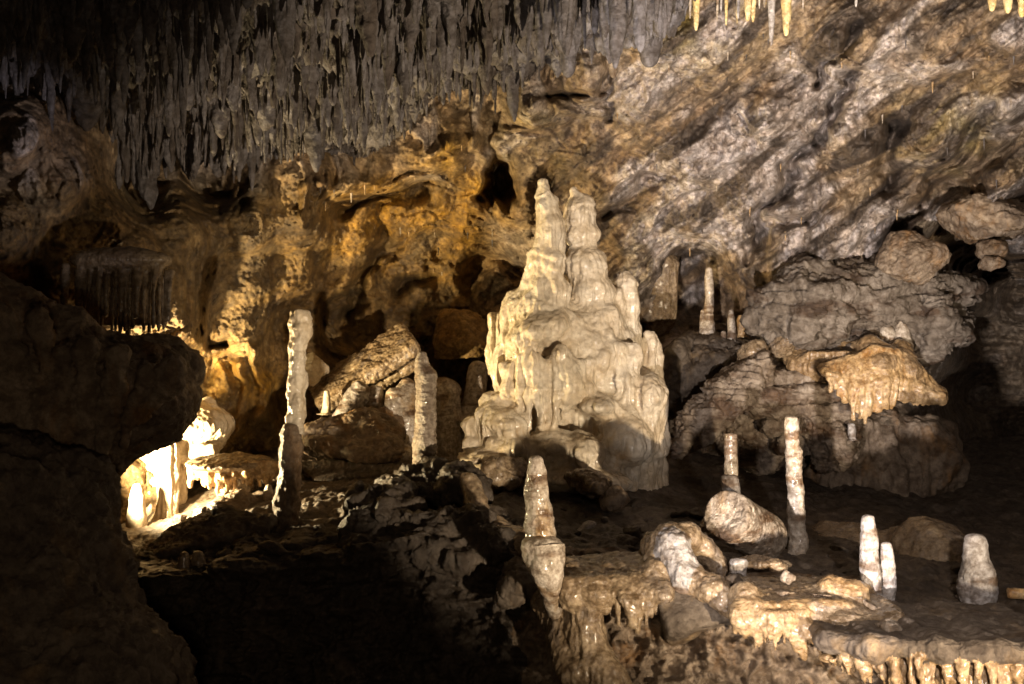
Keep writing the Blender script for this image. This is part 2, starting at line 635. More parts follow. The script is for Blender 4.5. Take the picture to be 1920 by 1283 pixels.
WALL = [(-450, -400, 6.0), (-450, 300, 5.6), (-450, 900, 6.2), (0, -300, 7.5), (0, 60, 8.2), (20, 260, 6.9), (110, 350, 7.3), (190, 420, 7.8), (0, 440, 6.9),
        (280, 360, 9.6), (400, 340, 10.0), (250, 460, 8.0), (120, 520, 7.4), (280, 560, 7.9), (100, 640, 7.4), (330, 600, 8.6), (330, 440, 8.6),
        (470, 420, 9.2), (470, 520, 9.9), (420, 600, 10.0), (560, 400, 9.4), (560, 330, 9.3), (600, 345, 9.4), (540, 500, 10.4),
        (640, 340, 9.9), (700, 320, 10.0), (780, 290, 10.0), (850, 270, 10.0), (640, 400, 11.0), (720, 400, 11.3), (800, 370, 11.2), (880, 320, 10.6), (880, 400, 11.2),
        (640, 500, 11.2), (560, 600, 11.0), (640, 600, 11.8), (740, 520, 11.8), (820, 470, 11.8), (900, 480, 11.8), (760, 610, 12.0), (850, 560, 12.0), (860, 690, 13.2), (940, 560, 12.2),
        (430, 700, 10.4), (470, 760, 10.4), (400, 760, 10.2), (560, 760, 11.0), (300, 830, 9.3), (240, 900, 8.9), (300, 950, 9.2), (160, 930, 8.9), (380, 900, 10.0), (500, 880, 10.6), (700, 840, 12.5), (850, 860, 12.8),
        (1000, 200, 9.4), (1100, 150, 9.0), (1000, 290, 10.4), (1050, 350, 10.9), (960, 370, 10.6), (1100, 260, 10.2), (1150, 330, 10.7), (1180, 430, 11.2), (1150, 520, 11.6),
        (1230, 60, 8.7), (1330, 60, 8.9), (1230, 180, 9.6), (1300, 250, 10.0), (1300, 400, 10.7), (1420, 0, 8.6), (1440, 200, 9.4), (1450, 350, 10.2), (1420, 470, 10.8), (1500, 440, 10.4),
        (1600, 60, 8.6), (1600, 250, 9.3), (1580, 400, 9.9), (1560, 460, 10.1), (1750, 60, 8.4), (1750, 250, 9.0), (1700, 380, 9.8), (1900, 60, 8.2), (1900, 200, 8.7), (1880, 330, 9.2), (1860, 390, 9.4),
        (1660, 430, 10.4), (1800, 440, 10.8), (1900, 440, 11.5), (1290, 500, 12.3), (1240, 590, 12.0), (1330, 560, 12.4), (1420, 580, 11.6), (1350, 640, 12.2), (1280, 700, 11.6), (1270, 800, 11.3),
        (1480, 520, 10.4), (1600, 520, 10.2), (1720, 540, 10.2), (1480, 600, 10.3), (1560, 600, 10.3), (1660, 600, 10.7), (1750, 600, 10.2), (1780, 560, 10.3),
        (1835, 520, 15), (1835, 620, 16), (1835, 740, 16), (1900, 560, 16.0), (1900, 800, 16), (1830, 850, 15), (1980, 680, 16), (2120, 600, 13), (2100, 200, 8.0), (2300, 0, 6.0), (2350, 600, 8.5), (2350, 1000, 8.0),
        (1450, 720, 10.2), (1560, 720, 10.2), (1680, 800, 10.5), (1560, 850, 10.7), (1420, 850, 10.9), (1350, 880, 11.1), (1640, 900, 10.8), (1760, 860, 11.2), (1300, 940, 11.2), (1900, 960, 11.6), (1700, 1000, 10.8), (1400, 1000, 11.0),
        (1000, 700, 12.0), (1000, 900, 12.0), (700, 1000, 12.0), (300, 1100, 9.5), (0, 900, 7.5), (700, -300, 9.0), (1500, -350, 6.5), (1900, -350, 6.0)]

# strokes: darker clefts (positive amp = deeper) and proud ribs, as (polyline, width px, amp m)
STROKES = [([(925, 320), (935, 360)], 22, 1.5), ([(640, 600), (690, 500), (740, 450)], 16, 0.5), ([(760, 550), (800, 520)], 16, 0.4), ([(890, 520), (920, 480), (980, 500)], 18, 0.5),
           ([(1285, 520), (1300, 600)], 34, 0.5), ([(1400, 470), (1450, 430), (1540, 380)], 14, 0.35), ([(1425, 440), (1470, 330), (1560, 230), (1590, 140)], 12, 0.4), ([(1660, 330), (1670, 240)], 16, 0.4),
           ([(1660, 470), (1720, 390), (1800, 330), (1920, 230)], 16, 0.45), ([(1620, 610), (1660, 590), (1700, 585)], 20, 0.7), ([(1530, 150), (1620, 60)], 10, 0.3),
           ([(1120, 400), (1190, 360), (1260, 330)], 12, 0.25), ([(1040, 190), (1095, 165)], 10, 0.3), ([(1130, 210), (1140, 120)], 9, 0.25), ([(1750, 330), (1860, 200)], 12, 0.3),
           ([(950, 260), (1000, 215), (1050, 195), (1080, 215)], 13, -0.25), ([(1390, 300), (1440, 250), (1520, 170)], 20, -0.18), ([(1480, 400), (1560, 330), (1620, 280)], 22, -0.16),
           ([(1540, 330), (1545, 470)], 26, -0.22), ([(1455, 190), (1430, 280)], 22, -0.2), ([(1300, 330), (1380, 260)], 25, -0.15), ([(600, 345), (640, 365), (780, 330), (870, 275)], 14, -0.25), ([(565, 350), (565, 430)], 9, -0.25),
           ([(640, 395), (690, 375), (800, 350)], 14, 0.5), ([(900, 260), (900, 400)], 14, -0.3), ([(855, 300), (850, 380)], 12, -0.2),
           ([(450, 690), (440, 790)], 16, -0.3), ([(485, 650), (480, 780)], 14, -0.3), ([(415, 700), (410, 780)], 14, -0.3), ([(390, 630), (420, 640)], 10, 0.4),
           ([(1390, 745), (1480, 740), (1570, 745)], 8, -0.15), ([(1400, 775), (1500, 770), (1580, 780)], 8, -0.18), ([(240, 345), (330, 350), (430, 360)], 16, 0.5), ([(1780, 460), (1920, 500)], 30, 1.0)]


WALLGRID = {}


def build_wall():
    u = axis(-460, 2360, -20, 1945, 2.3, 40)
    v = axis(-420, 1240, -15, 1010, 2.3, 40)
    ug = np.linspace(u[0], u[-1], 190)
    vg = np.linspace(v[0], v[-1], 130)
    UG, VG = np.meshgrid(ug, vg, indexing='ij')
    Dg = idw(WALL, UG, VG)
    U, Vv = np.meshgrid(u, v, indexing='ij')

    def up(G):
        fu = np.clip((U - ug[0]) / (ug[1] - ug[0]), 0, len(ug) - 1.001)
        fv = np.clip((Vv - vg[0]) / (vg[1] - vg[0]), 0, len(vg) - 1.001)
        i, j = fu.astype(int), fv.astype(int)
        a, b = fu - i, fv - j
        return G[i, j] * (1 - a) * (1 - b) + G[i + 1, j] * a * (1 - b) + G[i, j + 1] * (1 - a) * b + G[i + 1, j + 1] * a * b
    D = up(Dg)
    q = np.stack([(U - CX) / F * D, D, (CY - Vv) / F * D], -1).astype(np.float32)
    wob = np.stack([perlin(q * 2.0, 31), perlin(q * 2.0, 32)], -1) * 26 + np.stack([perlin(q * 7, 33), perlin(q * 7, 34)], -1) * 10
    for poly, w, amp in STROKES:
        dd = seg_dist(U + wob[..., 0], Vv + wob[..., 1], poly)
        D = D + amp * (1.5 if poly[0][0] > 1000 and amp > 0 else 1.0) * np.exp(-(dd / w) ** 2)
    x, y, z = q[..., 0], q[..., 1], q[..., 2]
    right = sstep(930, 1180, U + 0.35 * (Vv - 300))
    low = sstep(470, 600, Vv) * sstep(1250, 1400, U)        # flat-bedded zone at lower right
    diag = right * (1 - low)
    ca, sa = math.cos(radians(39)), math.sin(radians(39))
    t = x * ca + z * sa
    s = -x * sa + z * ca
    st = np.stack([t * 0.55, s * 2.6, y * 0.8], -1)
    # bedding: each bed leans out and breaks back under its lower edge
    Lc = s * 2.0 + 0.6 * perlin(q * 0.6, 1) + 0.22 * perlin(q * 2.3, 2)
    fr = Lc - np.floor(Lc)
    bed = (1 - fr) ** 1.5 * sstep(0, 0.08, fr)
    amp = 0.10 + 0.16 * sstep(-0.3, 0.5, perlin(q * 0.8, 3))
    D = D - diag * amp * bed
    Lf = s * 7.0 + 1.2 * perlin(q * 1.5, 5) + 0.5 * perlin(q * 5, 6)
    ff = Lf - np.floor(Lf)
    D = D - diag * 0.05 * (1 - ff) * sstep(0, 0.12, ff) * sstep(-0.2, 0.3, perlin(q * 1.3, 7))
    w1, w2 = worley(st * np.array([1.9, 1.5, 1.9]) + 0.18 * perlin(q * 5, 66)[..., None], 12)
    v1, v2 = worley(st * np.array([5.0, 3.6, 5.0]) + 0.15 * perlin(q * 11, 68)[..., None], 13)
    crk = np.maximum(1 - sstep(0, 0.10, w2 - w1), 0.7 * (1 - sstep(0, 0.13, v2 - v1))) * diag * sstep(-.25, .2, perlin(q * 1.5, 69))
    D = D + diag * (0.06 * w1 + 0.03 * v1) + 0.035 * crk
    D = D - diag * 0.13 * fbm(st, 4, 8) - diag * 0.035 * ridged(st * np.array([3.0, 4.5, 3]), 4, 64, .6)
    Lh = z * 9.0 + 0.9 * perlin(q * 0.9, 11) + 0.3 * perlin(q * 3, 12)
    fh = Lh - np.floor(Lh)
    D = D - low * 0.07 * (1 - fh) * sstep(0, 0.1, fh)
    # general roughness
    D = D - 0.10 * fbm(q * 1.6, 3, 14) - 0.055 * ridged(q * 3.2, 5, 17, 0.55) - 0.016 * ridged(q * 13, 4, 23, 0.62)
    fa, _ = worley(q * 4.5 + 0.4 * np.stack([perlin(q * 4, 45), perlin(q * 4, 46), perlin(q * 4, 47)], -1), 4)
    D = D + 0.07 * fa + 0.035 * knobs(q * 11, 8) * sstep(0.0, 0.4, perlin(q * 1.7, 48))
    d1, d2 = worley(q * 2.2 + 0.35 * np.stack([perlin(q * 3, 41), perlin(q * 3, 42), perlin(q * 3, 43)], -1), 3)
    D = D + 0.05 * (1 - sstep(0, 0.09, d2 - d1)) * sstep(-0.1, 0.35, perlin(q * 1.1, 44))
    # dripstone coat: vertical fluting where calcite covers the rock
    coat = sstep(0.02, 0.34, fbm(st * np.array([1.0, 0.7, 1]), 3, 25) + 0.42 * np.exp(-((U - 1440) / 260) ** 2 - ((Vv - 300) / 190) ** 2) + 0.02) * right
    coat2 = sstep(0.1, 0.3, fbm(q * np.array([2.2, 2.2, 1.0]), 3, 61)) * (1 - right) * sstep(430, 330, Vv)
    cc = np.maximum(coat * (1 - 0.6 * low), coat2 * 0.8)
    D = D - cc * (0.045 * ridged(q * np.array([12, 12, 2.4]), 4, 27, 0.6) + 0.05 + 0.03 * knobs(q * np.array([16, 16, 8]), 9))
    # knobbly patch at the far left
    pop = np.exp(-((U - 80) / 150) ** 2 - ((Vv - 330) / 160) ** 2)
    D = D - 0.10 * pop * knobs(q * 9, 5)
    Pw = np.stack([(U - CX) / F * D, D, (CY - Vv) / F * D], -1)
    WALLGRID.update(u=u, v=v, D=D)
    # mineral colours
    brown = np.array([0.30, 0.21, 0.125])
    buff = np.array([0.42, 0.32, 0.21])
    white = np.array([0.70, 0.65, 0.63])
    ochre = np.array([0.54, 0.33, 0.055])
    olive = np.array([0.30, 0.24, 0.08])
    dark = np.array([0.13, 0.10, 0.075])
    n1 = sstep(-0.35, 0.35, fbm(q * 1.3, 4, 51))[..., None]
    c = brown * (1 - n1) + buff * n1
    wv_ = (cc * (0.55 + 0.45 * sstep(-0.4, 0.3, perlin(q * np.array([9, 9, 2.5]), 63))))[..., None] * 0.9
    c = c * (1 - wv_) + white * wv_
    oz = np.clip(np.exp(-((U - 740) / 190) ** 2 - ((Vv - 420) / 150) ** 2) * 1.1 + np.exp(-((U - 470) / 110) ** 2 - ((Vv - 740) / 90) ** 2) + 0.9 * np.exp(-((U - 860) / 60) ** 2 - ((Vv - 350) / 90) ** 2), 0, 1)
    oz = np.clip(oz * (0.55 + 1.0 * fbm(q * 1.8, 3, 53)), 0, 1)[..., None]
    c = c * (1 - oz) + ochre * oz
    ol = np.clip(np.exp(-((U - 1290) / 110) ** 2 - ((Vv - 50) / 70) ** 2) + np.exp(-((U - 1790) / 120) ** 2 - ((Vv - 250) / 110) ** 2) * 0.6 + 0.5 * np.exp(-((U - 1010) / 90) ** 2 - ((Vv - 260) / 70) ** 2), 0, 1)
    ol = np.clip(ol * (0.6 + 1.2 * fbm(q * 2.5, 3, 55)), 0, 1)[..., None]
    c = c * (1 - ol) + olive * 1.3 * ol
    dk = np.maximum(sstep(0.14, 0.45, fbm(st * np.array([1, 1.5, 1]), 5, 57, .58)), 0.7 * sstep(0.2, 0.5, fbm(st * np.array([2.4, 4.5, 2.4]), 4, 65)))[..., None] * (0.65 * diag[..., None] + 0.35)
    c = c * (1 - dk) + dark * dk
    c = c * (0.72 + 0.56 * sstep(-.45, .45, fbm(q * np.array([7, 7, 5]), 4, 67, .65)))[..., None]
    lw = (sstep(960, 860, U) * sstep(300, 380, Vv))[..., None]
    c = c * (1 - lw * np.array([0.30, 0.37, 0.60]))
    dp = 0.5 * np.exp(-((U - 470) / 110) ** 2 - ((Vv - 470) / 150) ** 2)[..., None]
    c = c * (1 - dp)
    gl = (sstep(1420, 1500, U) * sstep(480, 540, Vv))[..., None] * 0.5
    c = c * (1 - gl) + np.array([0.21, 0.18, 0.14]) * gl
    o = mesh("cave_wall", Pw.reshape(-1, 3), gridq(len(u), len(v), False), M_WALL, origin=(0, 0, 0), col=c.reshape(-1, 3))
    tag(o, kind="structure")
    return o


build_wall()

# ------------------------------------------------------------------ the ceiling
YB = ([-9, -5.5, -3.2, -1.9, -1.0, -0.45, 0.18, 0.6, 1.12, 1.6], [8.0, 8.4, 9.2, 8.9, 8.4, 8.1, 7.6, 7.2, 6.8, 6.5])


def ceil_z(x, y):
    z = 2.28 - np.clip(y - 5.8, -2, 9) * (0.055 + 0.055 * np.clip(-x / 3, 0, 1.3))
    z = z + 2.6 * sstep(1.0, 2.4, x)
    ext = 1.4 - 1.25 * sstep(-1.6, -0.4, x)            # towards the right the ceiling breaks off into the sloping wall
    z = z + 1.1 * np.clip(y - np.interp(x, *YB) - ext, 0, 9)
    return z + 0.10 * perlin(np.stack([x * 1.1, y * 1.1, x * 0], -1), 71)


def build_ceiling():
    x = np.concatenate([np.linspace(-9, -4.6, 40), np.linspace(-4.58, 2.6, 420), np.linspace(2.7, 7, 40)])
    y = np.linspace(1.0, 11.2, 420)
    X, Y = np.meshgrid(x, y, indexing='ij')
    Z = ceil_z(X, Y)
    q = np.stack([X, Y, Z], -1)
    Z = Z + 0.07 * ridged(q * 2.5, 4, 73) + 0.05 * fbm(q * 7, 3, 74) - 0.05 * knobs(q * 9, 3) - 0.10 * ridged(q * np.array([7, 7, 1]), 3, 79)
    V = np.stack([X + 0.06 * perlin(q * 6, 75), Y + 0.06 * perlin(q * 6, 76), Z], -1)
    o = mesh("cave_ceiling", V.reshape(-1, 3), gridq(len(x), len(y), True), M_CEIL, origin=(0, 0, 0))
    tag(o, kind="structure")


build_ceiling()


def stalactite_proto(seed, L=1.0, r=0.16):
    rg = np.random.default_rng(seed)
    k = 9
    hh = np.linspace(0, 1, k)
    prof = np.interp(hh, [0, 0.06, 0.3, 0.65, 1.0], [0.07, 0.15 + 0.1 * rg.random(), 0.38 + 0.25 * rg.random(), 0.75, 1.25]) * r
    prof[1:-1] *= rg.uniform(0.8, 1.22, k - 2)
    pts = np.stack([np.cumsum(rg.normal(0, 0.010, k)), np.cumsum(rg.normal(0, 0.010, k)), -L * (1 - hh)], -1)
    pts[:, :2] -= pts[-1, :2]
    V, Q = spire(pts, prof, seed, seg=22, step=0.022, bump=0.24, fine=0.10, ring=0.04, fr=9, flute=0.22)
    rad = V * np.array([1, 1, 0])
    rl = np.linalg.norm(rad, axis=1)[:, None] + 1e-6
    kk = knobs(V * np.array([24, 24, 11]) + seed, seed)
    out = V + rad / rl * (0.030 * (kk - 0.55))[:, None] * np.clip(rl / 0.08, 0, 1)
    return out, Q


def hang_stalactites():
    rg = np.random.default_rng(5)
    protos = []
    for s in range(9):
        V, Q = stalactite_proto(200 + s)
        protos.append((V, Q))
    spots = []
    dx = 0.088
    for gx in np.arange(-5.2, 1.35, dx):
        for gy in np.arange(4.9, 10.4, dx * 1.1):
            x = gx + rg.uniform(-0.5, 0.5) * dx
            y = gy + rg.uniform(-0.5, 0.5) * dx
            edge_d = np.interp(x, *YB) - y
            if edge_d < -(1.4 - 1.25 * float(sstep(-1.6, -0.4, x))):
                continue
            u, v0 = CX + x / y * F, CY - 2.1 / y * F
            if u < -90 or u > 1255 or v0 < -150:
                continue
            dens = perlin(np.array([[x * 1.2, y * 1.2, 3.0]]), 77)[0]
            if rg.random() > 0.80 + 0.6 * dens:
                continue
            L = rg.uniform(0.13, 0.50) * (1 + 0.8 * max(0, dens)) * (1 - 0.38 * float(sstep(1.3, 0.1, np.interp(x, *YB) - y)) * float(sstep(-1.6, -0.4, x)))
            big = 1.0
            if rg.random() < 0.06:
                L *= 1.35
                big = 1.5
            if edge_d < -0.2:
                L = rg.uniform(.10, .30)
                big = 1.5
            w = min(0.7, 0.215 * math.exp(rg.normal(0, .45))) * (0.5 + 0.8 * L) * big
            spots.append((x, y, L, w, rg.integers(0, 9), rg.uniform(0, 6.28), L * w / y / y))
    spots.sort(key=lambda a: -a[6])
    first = {}
    rest_V, rest_Q, base = [], [], 0
    for i, (x, y, L, w, k, a, _) in enumerate(spots):
        z = float(ceil_z(np.array([x]), np.array([y]))[0]) + 0.08
        if i < 195:
            if k not in first:
                V, Q = protos[k]
                o = mesh("stalactite", V, Q, M_CEIL, origin=(0, 0, 0))
                first[k] = o
            else:
                o = first[k].copy()
                COL.objects.link(o)
            o.location = (x, y, z)
            o.rotation_euler = (0, 0, a)
            o.scale = (w, w, L)
            tag(o, "rough grey knobbly stalactite crowded among many others on the dim cave ceiling", "stalactite", "stalactites crowding the ceiling")
        else:
            V, Q = protos[k]
            ca, sa = math.cos(a), math.sin(a)
            R = np.array([[ca, -sa, 0], [sa, ca, 0], [0, 0, 1]])
            rest_V.append((V * np.array([w, w, L])) @ R.T + np.array([x, y, z]))
            rest_Q.append(Q + base)
            base += len(V)
    if rest_V:
        o = mesh("small_stalactites", np.concatenate(rest_V), np.concatenate(rest_Q), M_CEIL, origin=(0, 0, 0))
        tag(o, "carpet of small grey stalactites filling the gaps on the far ceiling", "stalactites", None, "stuff")
    print("stalactites", len(spots))


hang_stalactites()


# ------------------------------------------------------------------ the cave floor and its front bank
RIM = [(-500, 1150, 5.6), (0, 1120, 6.0), (270, 1080, 6.4), (400, 1070, 6.5), (560, 1045, 6.6), (650, 1035, 6.6), (720, 1010, 6.7), (850, 1000, 6.8), (950, 1030, 6.7), (1010, 1070, 6.6),
       (1060, 1080, 6.5), (1240, 1075, 6.3), (1400, 1105, 6.0), (1600, 1120, 5.8), (1680, 1190, 5.5), (1760, 1215, 5.3), (1920, 1225, 5.2), (2400, 1240, 5.2)]
BACK = [(-500, 990, 9.0), (0, 985, 9.0), (270, 985, 9.0), (400, 930, 9.2), (560, 880, 9.6), (760, 880, 9.6), (900, 890, 9.6), (1050, 895, 9.4), (1200, 930, 9.0), (1400, 985, 8.6), (1600, 1010, 8.6), (1800, 1020, 8.8), (2400, 1030, 8.8)]


FLOORGRID = {}


def build_floor():
    u = axis(-480, 2380, -20, 1945, 3.0, 40)
    rv = np.interp(u, [r[0] for r in RIM], [r[1] for r in RIM])
    rY = np.interp(u, [r[0] for r in RIM], [r[2] for r in RIM])
    un = np.stack([u / 70, u * 0, u * 0], -1)
    rv = rv + 13 * fbm(un, 4, 92, .6) * sstep(1500, 900, u)
    bv = np.interp(u, [r[0] for r in BACK], [r[1] for r in BACK])
    bY = np.interp(u, [r[0] for r in BACK], [r[2] for r in BACK])
    rz, bz = (CY - rv) / F * rY, (CY - bv) / F * bY
    tf = np.linspace(0, 1, 190)                 # front face, from low in front up to the rim
    tb = np.linspace(0, 1, 300)[1:]             # plateau, from the rim back
    pts = []
    for t in tf:
        z = rz - 1.5 * (1 - t) ** 1.0
        Y = rY - 0.75 * (1 - t) ** 1.3 + 0.10 * np.sin(t * math.pi) - 0.1 * sstep(0.75, 1, t) * 0
        pts.append((Y, z))
    for t in tb:
        Y = rY + (13.4 - rY) * t
        z = np.where(Y < bY, rz + (bz - rz) * np.clip((Y - rY) / (bY - rY), 0, 1), bz + (Y - bY) * 0.10)
        pts.append((Y, z))
    Y = np.array([p[0] for p in pts]).T
    Z = np.array([p[1] for p in pts]).T
    X = (u[:, None] - CX) / F * Y
    q = np.stack([X, Y, Z], -1).astype(np.float32)
    fw = np.concatenate([np.ones(len(tf)), sstep(0.18, 0.0, tb)])[None]
    n = 0.10 * fbm(q * 1.3, 3, 81) + 0.05 * ridged(q * 3.2, 5, 84, 0.55) + 0.012 * fbm(q * 20, 3, 86)
    d1, d2 = worley(q * 2.6 + 0.3 * perlin(q * 3, 87)[..., None], 9)
    fa, _ = worley(q * 5 + 0.4 * perlin(q * 4, 90)[..., None], 10)
    n = n - 0.05 * fa * fw
    Lh = Z * 7.0 + 0.9 * perlin(q * 0.9, 88)
    fh = Lh - np.floor(Lh)
    Y2 = Y - fw * (2.0 * n + 0.06 * fh ** 2)
    Z2 = Z + (1 - fw) * 0.6 * n + fw * 0.5 * n
    X2 = X + 0.03 * perlin(q * 5, 89)
    V = np.stack([X2, Y2, Z2], -1)
    nb = len(tf) + 24
    FLOORGRID.update(u=u, V=V[:, len(tf):])
    o = mesh("cave_floor", V[:, nb - 1:].reshape(-1, 3), gridq(len(u), V.shape[1] - nb + 1), M_FLOOR, origin=(0, 0, 0))
    tag(o, kind="structure")
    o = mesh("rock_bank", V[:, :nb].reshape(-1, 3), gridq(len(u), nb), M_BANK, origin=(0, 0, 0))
    o.data.materials.append(M_SHADED)              # same rock on the left, its shade put into a darker colour
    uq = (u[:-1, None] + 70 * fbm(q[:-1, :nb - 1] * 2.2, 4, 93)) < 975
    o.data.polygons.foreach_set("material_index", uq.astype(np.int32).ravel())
    tag(o, kind="structure")
    # low ground in front of the bank
    gx = np.linspace(-9, 9, 120)
    gy = np.linspace(-3, 6.5, 80)
    GX, GY = np.meshgrid(gx, gy, indexing='ij')
    qq = np.stack([GX, GY, GX * 0], -1)
    GZ = -3.0 + 0.15 * fbm(qq * 1.2, 4, 91)
    o = mesh("ground", np.stack([GX, GY, GZ], -1).reshape(-1, 3), gridq(120, 80), M_FLOOR, origin=(0, 0, 0))
    tag(o, kind="structure")


build_floor()


# ------------------------------------------------------------------ the great central formation
def build_cluster():
    c = Solid(0.0125)

    def C(u, v, r, Y, u2, v2, r2, Y2, k=0.05, tag='flowstone_body', sy=1.0):
        c.cone(P(u, v, Y), px(r, Y), P(u2, v2, Y2), px(r2, Y2), k, tag, sy)

    def E(u, v, ru, rv, Y, dY=None, k=0.09, tag='flowstone_body'):
        c.ell(P(u, v, Y), (px(ru, Y), dY if dY else px(ru, Y), px(rv, Y)), k, tag)
    Y1, Y2 = 9.2, 9.45
    # left spire
    sp = 'spire#1'
    C(1018, 338, 9, Y1, 1024, 362, 13, Y1, .03, sp)
    C(1027, 378, 20, Y1, 1029, 410, 25, Y1, .04, sp)
    E(1030, 440, 29, 38, Y1, None, .05, sp)
    E(1027, 490, 33, 45, Y1, None, .05, sp)
    E(1025, 540, 40, 40, Y1, None, .06, sp)
    C(1000, 478, 9, Y1, 992, 560, 22, Y1, .05, sp)
    # right spire
    sp = 'spire#2'
    C(1078, 356, 9, Y2, 1084, 378, 20, Y2, .03, sp)
    E(1088, 400, 28, 40, Y2, None, .04, sp)
    E(1092, 440, 32, 34, Y2, None, .04, sp)
    E(1098, 500, 39, 45, Y2 - .05, None, .035, sp)
    E(1110, 550, 40, 45, Y2 - .1, None, .06, sp)
    E(1112, 600, 55, 45, Y2 - .1, None, .06, sp)
    # third and fourth spires on the right
    sp = 'spire#3'
    C(1170, 512, 8, 9.5, 1176, 530, 17, 9.5, .03, sp)
    C(1174, 530, 18, 9.5, 1176, 660, 26, 9.5, .06, sp)
    C(1160, 545, 10, 9.4, 1150, 600, 18, 9.4, .06, sp)
    sp = 'spire#4'
    C(1220, 626, 12, 9.5, 1222, 645, 17, 9.5, .03, sp)
    C(1220, 645, 18, 9.5, 1216, 760, 27, 9.5, .06, sp)
    # thin finger behind on the left
    sp = 'spire#5'
    C(928, 592, 11, 9.7, 930, 700, 15, 9.7, .03, sp)
    # shoulders
    E(972, 585, 28, 45, 9.25)
    E(960, 650, 26, 60, 9.2)
    E(1010, 600, 55, 60, 9.2)
    E(1100, 670, 80, 90, 9.3)
    E(1150, 690, 50, 80, 9.35)
    E(945, 700, 22, 50, 9.2)
    C(1020, 600, 60, 9.3, 1040, 800, 72, 9.45, .1)
    C(1110, 620, 60, 9.4, 1150, 880, 85, 9.4, .1)
    E(1008, 622, 44, 40, 9.06, .36, .05)
    E(1040, 612, 30, 34, 9.08, .33, .06)
    E(975, 640, 26, 40, 9.08, .3, .05)
    C(1072, 600, 18, 9.1, 1072, 690, 28, 8.98, .07)
    C(1130, 590, 16, 9.2, 1128, 680, 26, 9.05, .08)
    # curtain under the brow
    rg = np.random.default_rng(3)
    tg = 'drapery'
    for i, u in enumerate(np.arange(948, 1098, 9.5)):
        top = 668 + 14 * math.sin(i) + (15 if u < 960 else 0)
        bot = np.interp(u, [948, 975, 1000, 1020, 1050, 1075, 1095], [775, 800, 795, 808, 792, 770, 735]) + rg.uniform(-9, 9)
        yy = 8.90 - 0.16 * math.sin((u - 940) / 160 * math.pi) + rg.uniform(-.03, .03)
        C(u, top, 12, yy + .05, u + rg.uniform(-2, 2), 730, 8.5, yy, .018, tg)
        C(u, 730, 8.5, yy, u + rg.uniform(-5, 5), bot, rg.uniform(2.5, 6), yy + .03, .012, tg)
    E(1065, 720, 30, 60, 8.9, .2, .05, tg)
    for u in np.arange(1108, 1190, 11):
        C(u, 650, 16, 9.05, u + rg.uniform(-4, 4), 730 + rg.uniform(0, 40), 9, 9.03, .04)
    for i in range(13):                             # short overlapping drapes down the flanks
        uu = rg.uniform(985, 1195)
        vv = rg.uniform(640, 715)
        if abs(uu - 1065) > 150 - 0.1 * (700 - vv):
            continue
        y0 = 9.0 - 0.14 * math.cos((uu - 1080) / 130 * 1.4) + (700 - vv) * .0011
        Ld = rg.uniform(40, 90)
        C(uu, vv - 12, rg.uniform(5, 9), y0 + .12, uu, vv + .3 * Ld, rg.uniform(9, 14), y0 + .03, .07)
        C(uu, vv + .3 * Ld, rg.uniform(9, 13), y0 + .03, uu + rg.uniform(-5, 5), vv + Ld, rg.uniform(4, 8), y0, .05)
    # lower right lobes
    E(1212, 740, 34, 50, 9.25, .45, .05)
    for u in np.arange(1190, 1246, 10):
        C(u, 745, 12, 8.95 + abs(u - 1215) * .006, u + 2, 850, 8, 8.97 + abs(u - 1215) * .006, .04)
    C(1212, 760, 34, 9.35, 1206, 970, 36, 9.5, .08)
    C(1150, 770, 34, 9.0, 1175, 830, 50, 8.85, .09)
    E(1120, 760, 40, 30, 9.0, .4, .06)
    C(1185, 830, 48, 9.2, 1165, 970, 75, 9.45, .12)
    # base mounds
    m = 'base_mound'
    E(1035, 835, 50, 36, 8.85, .35, .06, m)
    E(1095, 845, 38, 42, 8.8, .35, .05, m)
    C(1016, 795, 10, 8.86, 1020, 840, 24, 8.85, .05, m)
    E(1060, 890, 110, 40, 8.9, .5, .08, m)
    E(1130, 905, 50, 30, 8.6, .3, .05, m)
    E(1000, 850, 40, 40, 9.0, .4, .06, m)
    # cauliflower heap at the lower left
    m = 'knob_heap'
    E(925, 748, 24, 20, 8.95, None, .05, m)
    E(918, 775, 26, 26, 8.85, None, .05, m)
    E(950, 790, 38, 34, 8.85, .3, .06, m)
    E(960, 835, 38, 40, 8.8, .3, .06, m)
    E(882, 800, 17, 24, 8.85, None, .04, m)
    E(885, 828, 18, 20, 8.82, None, .04, m)
    E(925, 830, 14, 14, 8.65, None, .02, m)
    for i in range(34):
        uu, vv = rg.uniform(872, 985), rg.uniform(745, 870)
        if uu < 905 and vv < 790:
            continue
        E(uu, vv, rg.uniform(8, 15), rg.uniform(8, 15), 8.62 + abs(uu - 930) * .0035 + (870 - vv) * .0018, None, .02, m)
    E(930, 800, 40, 60, 9.0, .3, .05, m)
    E(915, 860, 50, 24, 8.65, .3, .06, m)
    for u in np.arange(870, 960, 10):
        C(u, 855, 9, 8.55 + abs(u - 910) * .004, u, 885 + rg.uniform(-6, 5), 6, 8.55 + abs(u - 910) * .004, .02, m)
    f0 = flow_disp(0.034, 5.0, 0.036, 9, 0.005, 19, 0.003, 3, 0.10)

    def fd(V, N):                                   # tiers on the spires: each pulse of growth ends in a drip lip
        h = V[:, 2] * 6.0 + 1.4 * perlin(V * 2.2, 201) + 0.7 * perlin(V * 6, 202)
        fh = h - np.floor(h)
        up = sstep(0.25, 0.8, V[:, 2])
        rib = 0.012 * ridged(V * np.array([27, 27, 3.0]), 2, 205) * (1 - np.abs(N[:, 2]))
        return f0(V, N) * (1 - .35 * up) + rib + 0.024 * (1 - fh) * sstep(0, 0.2, fh) * up * sstep(-.35, .3, perlin(V * 4, 203)) - 0.014
    o = c.build("stalagmite_cluster", M_CREAM, fd, relax=7)
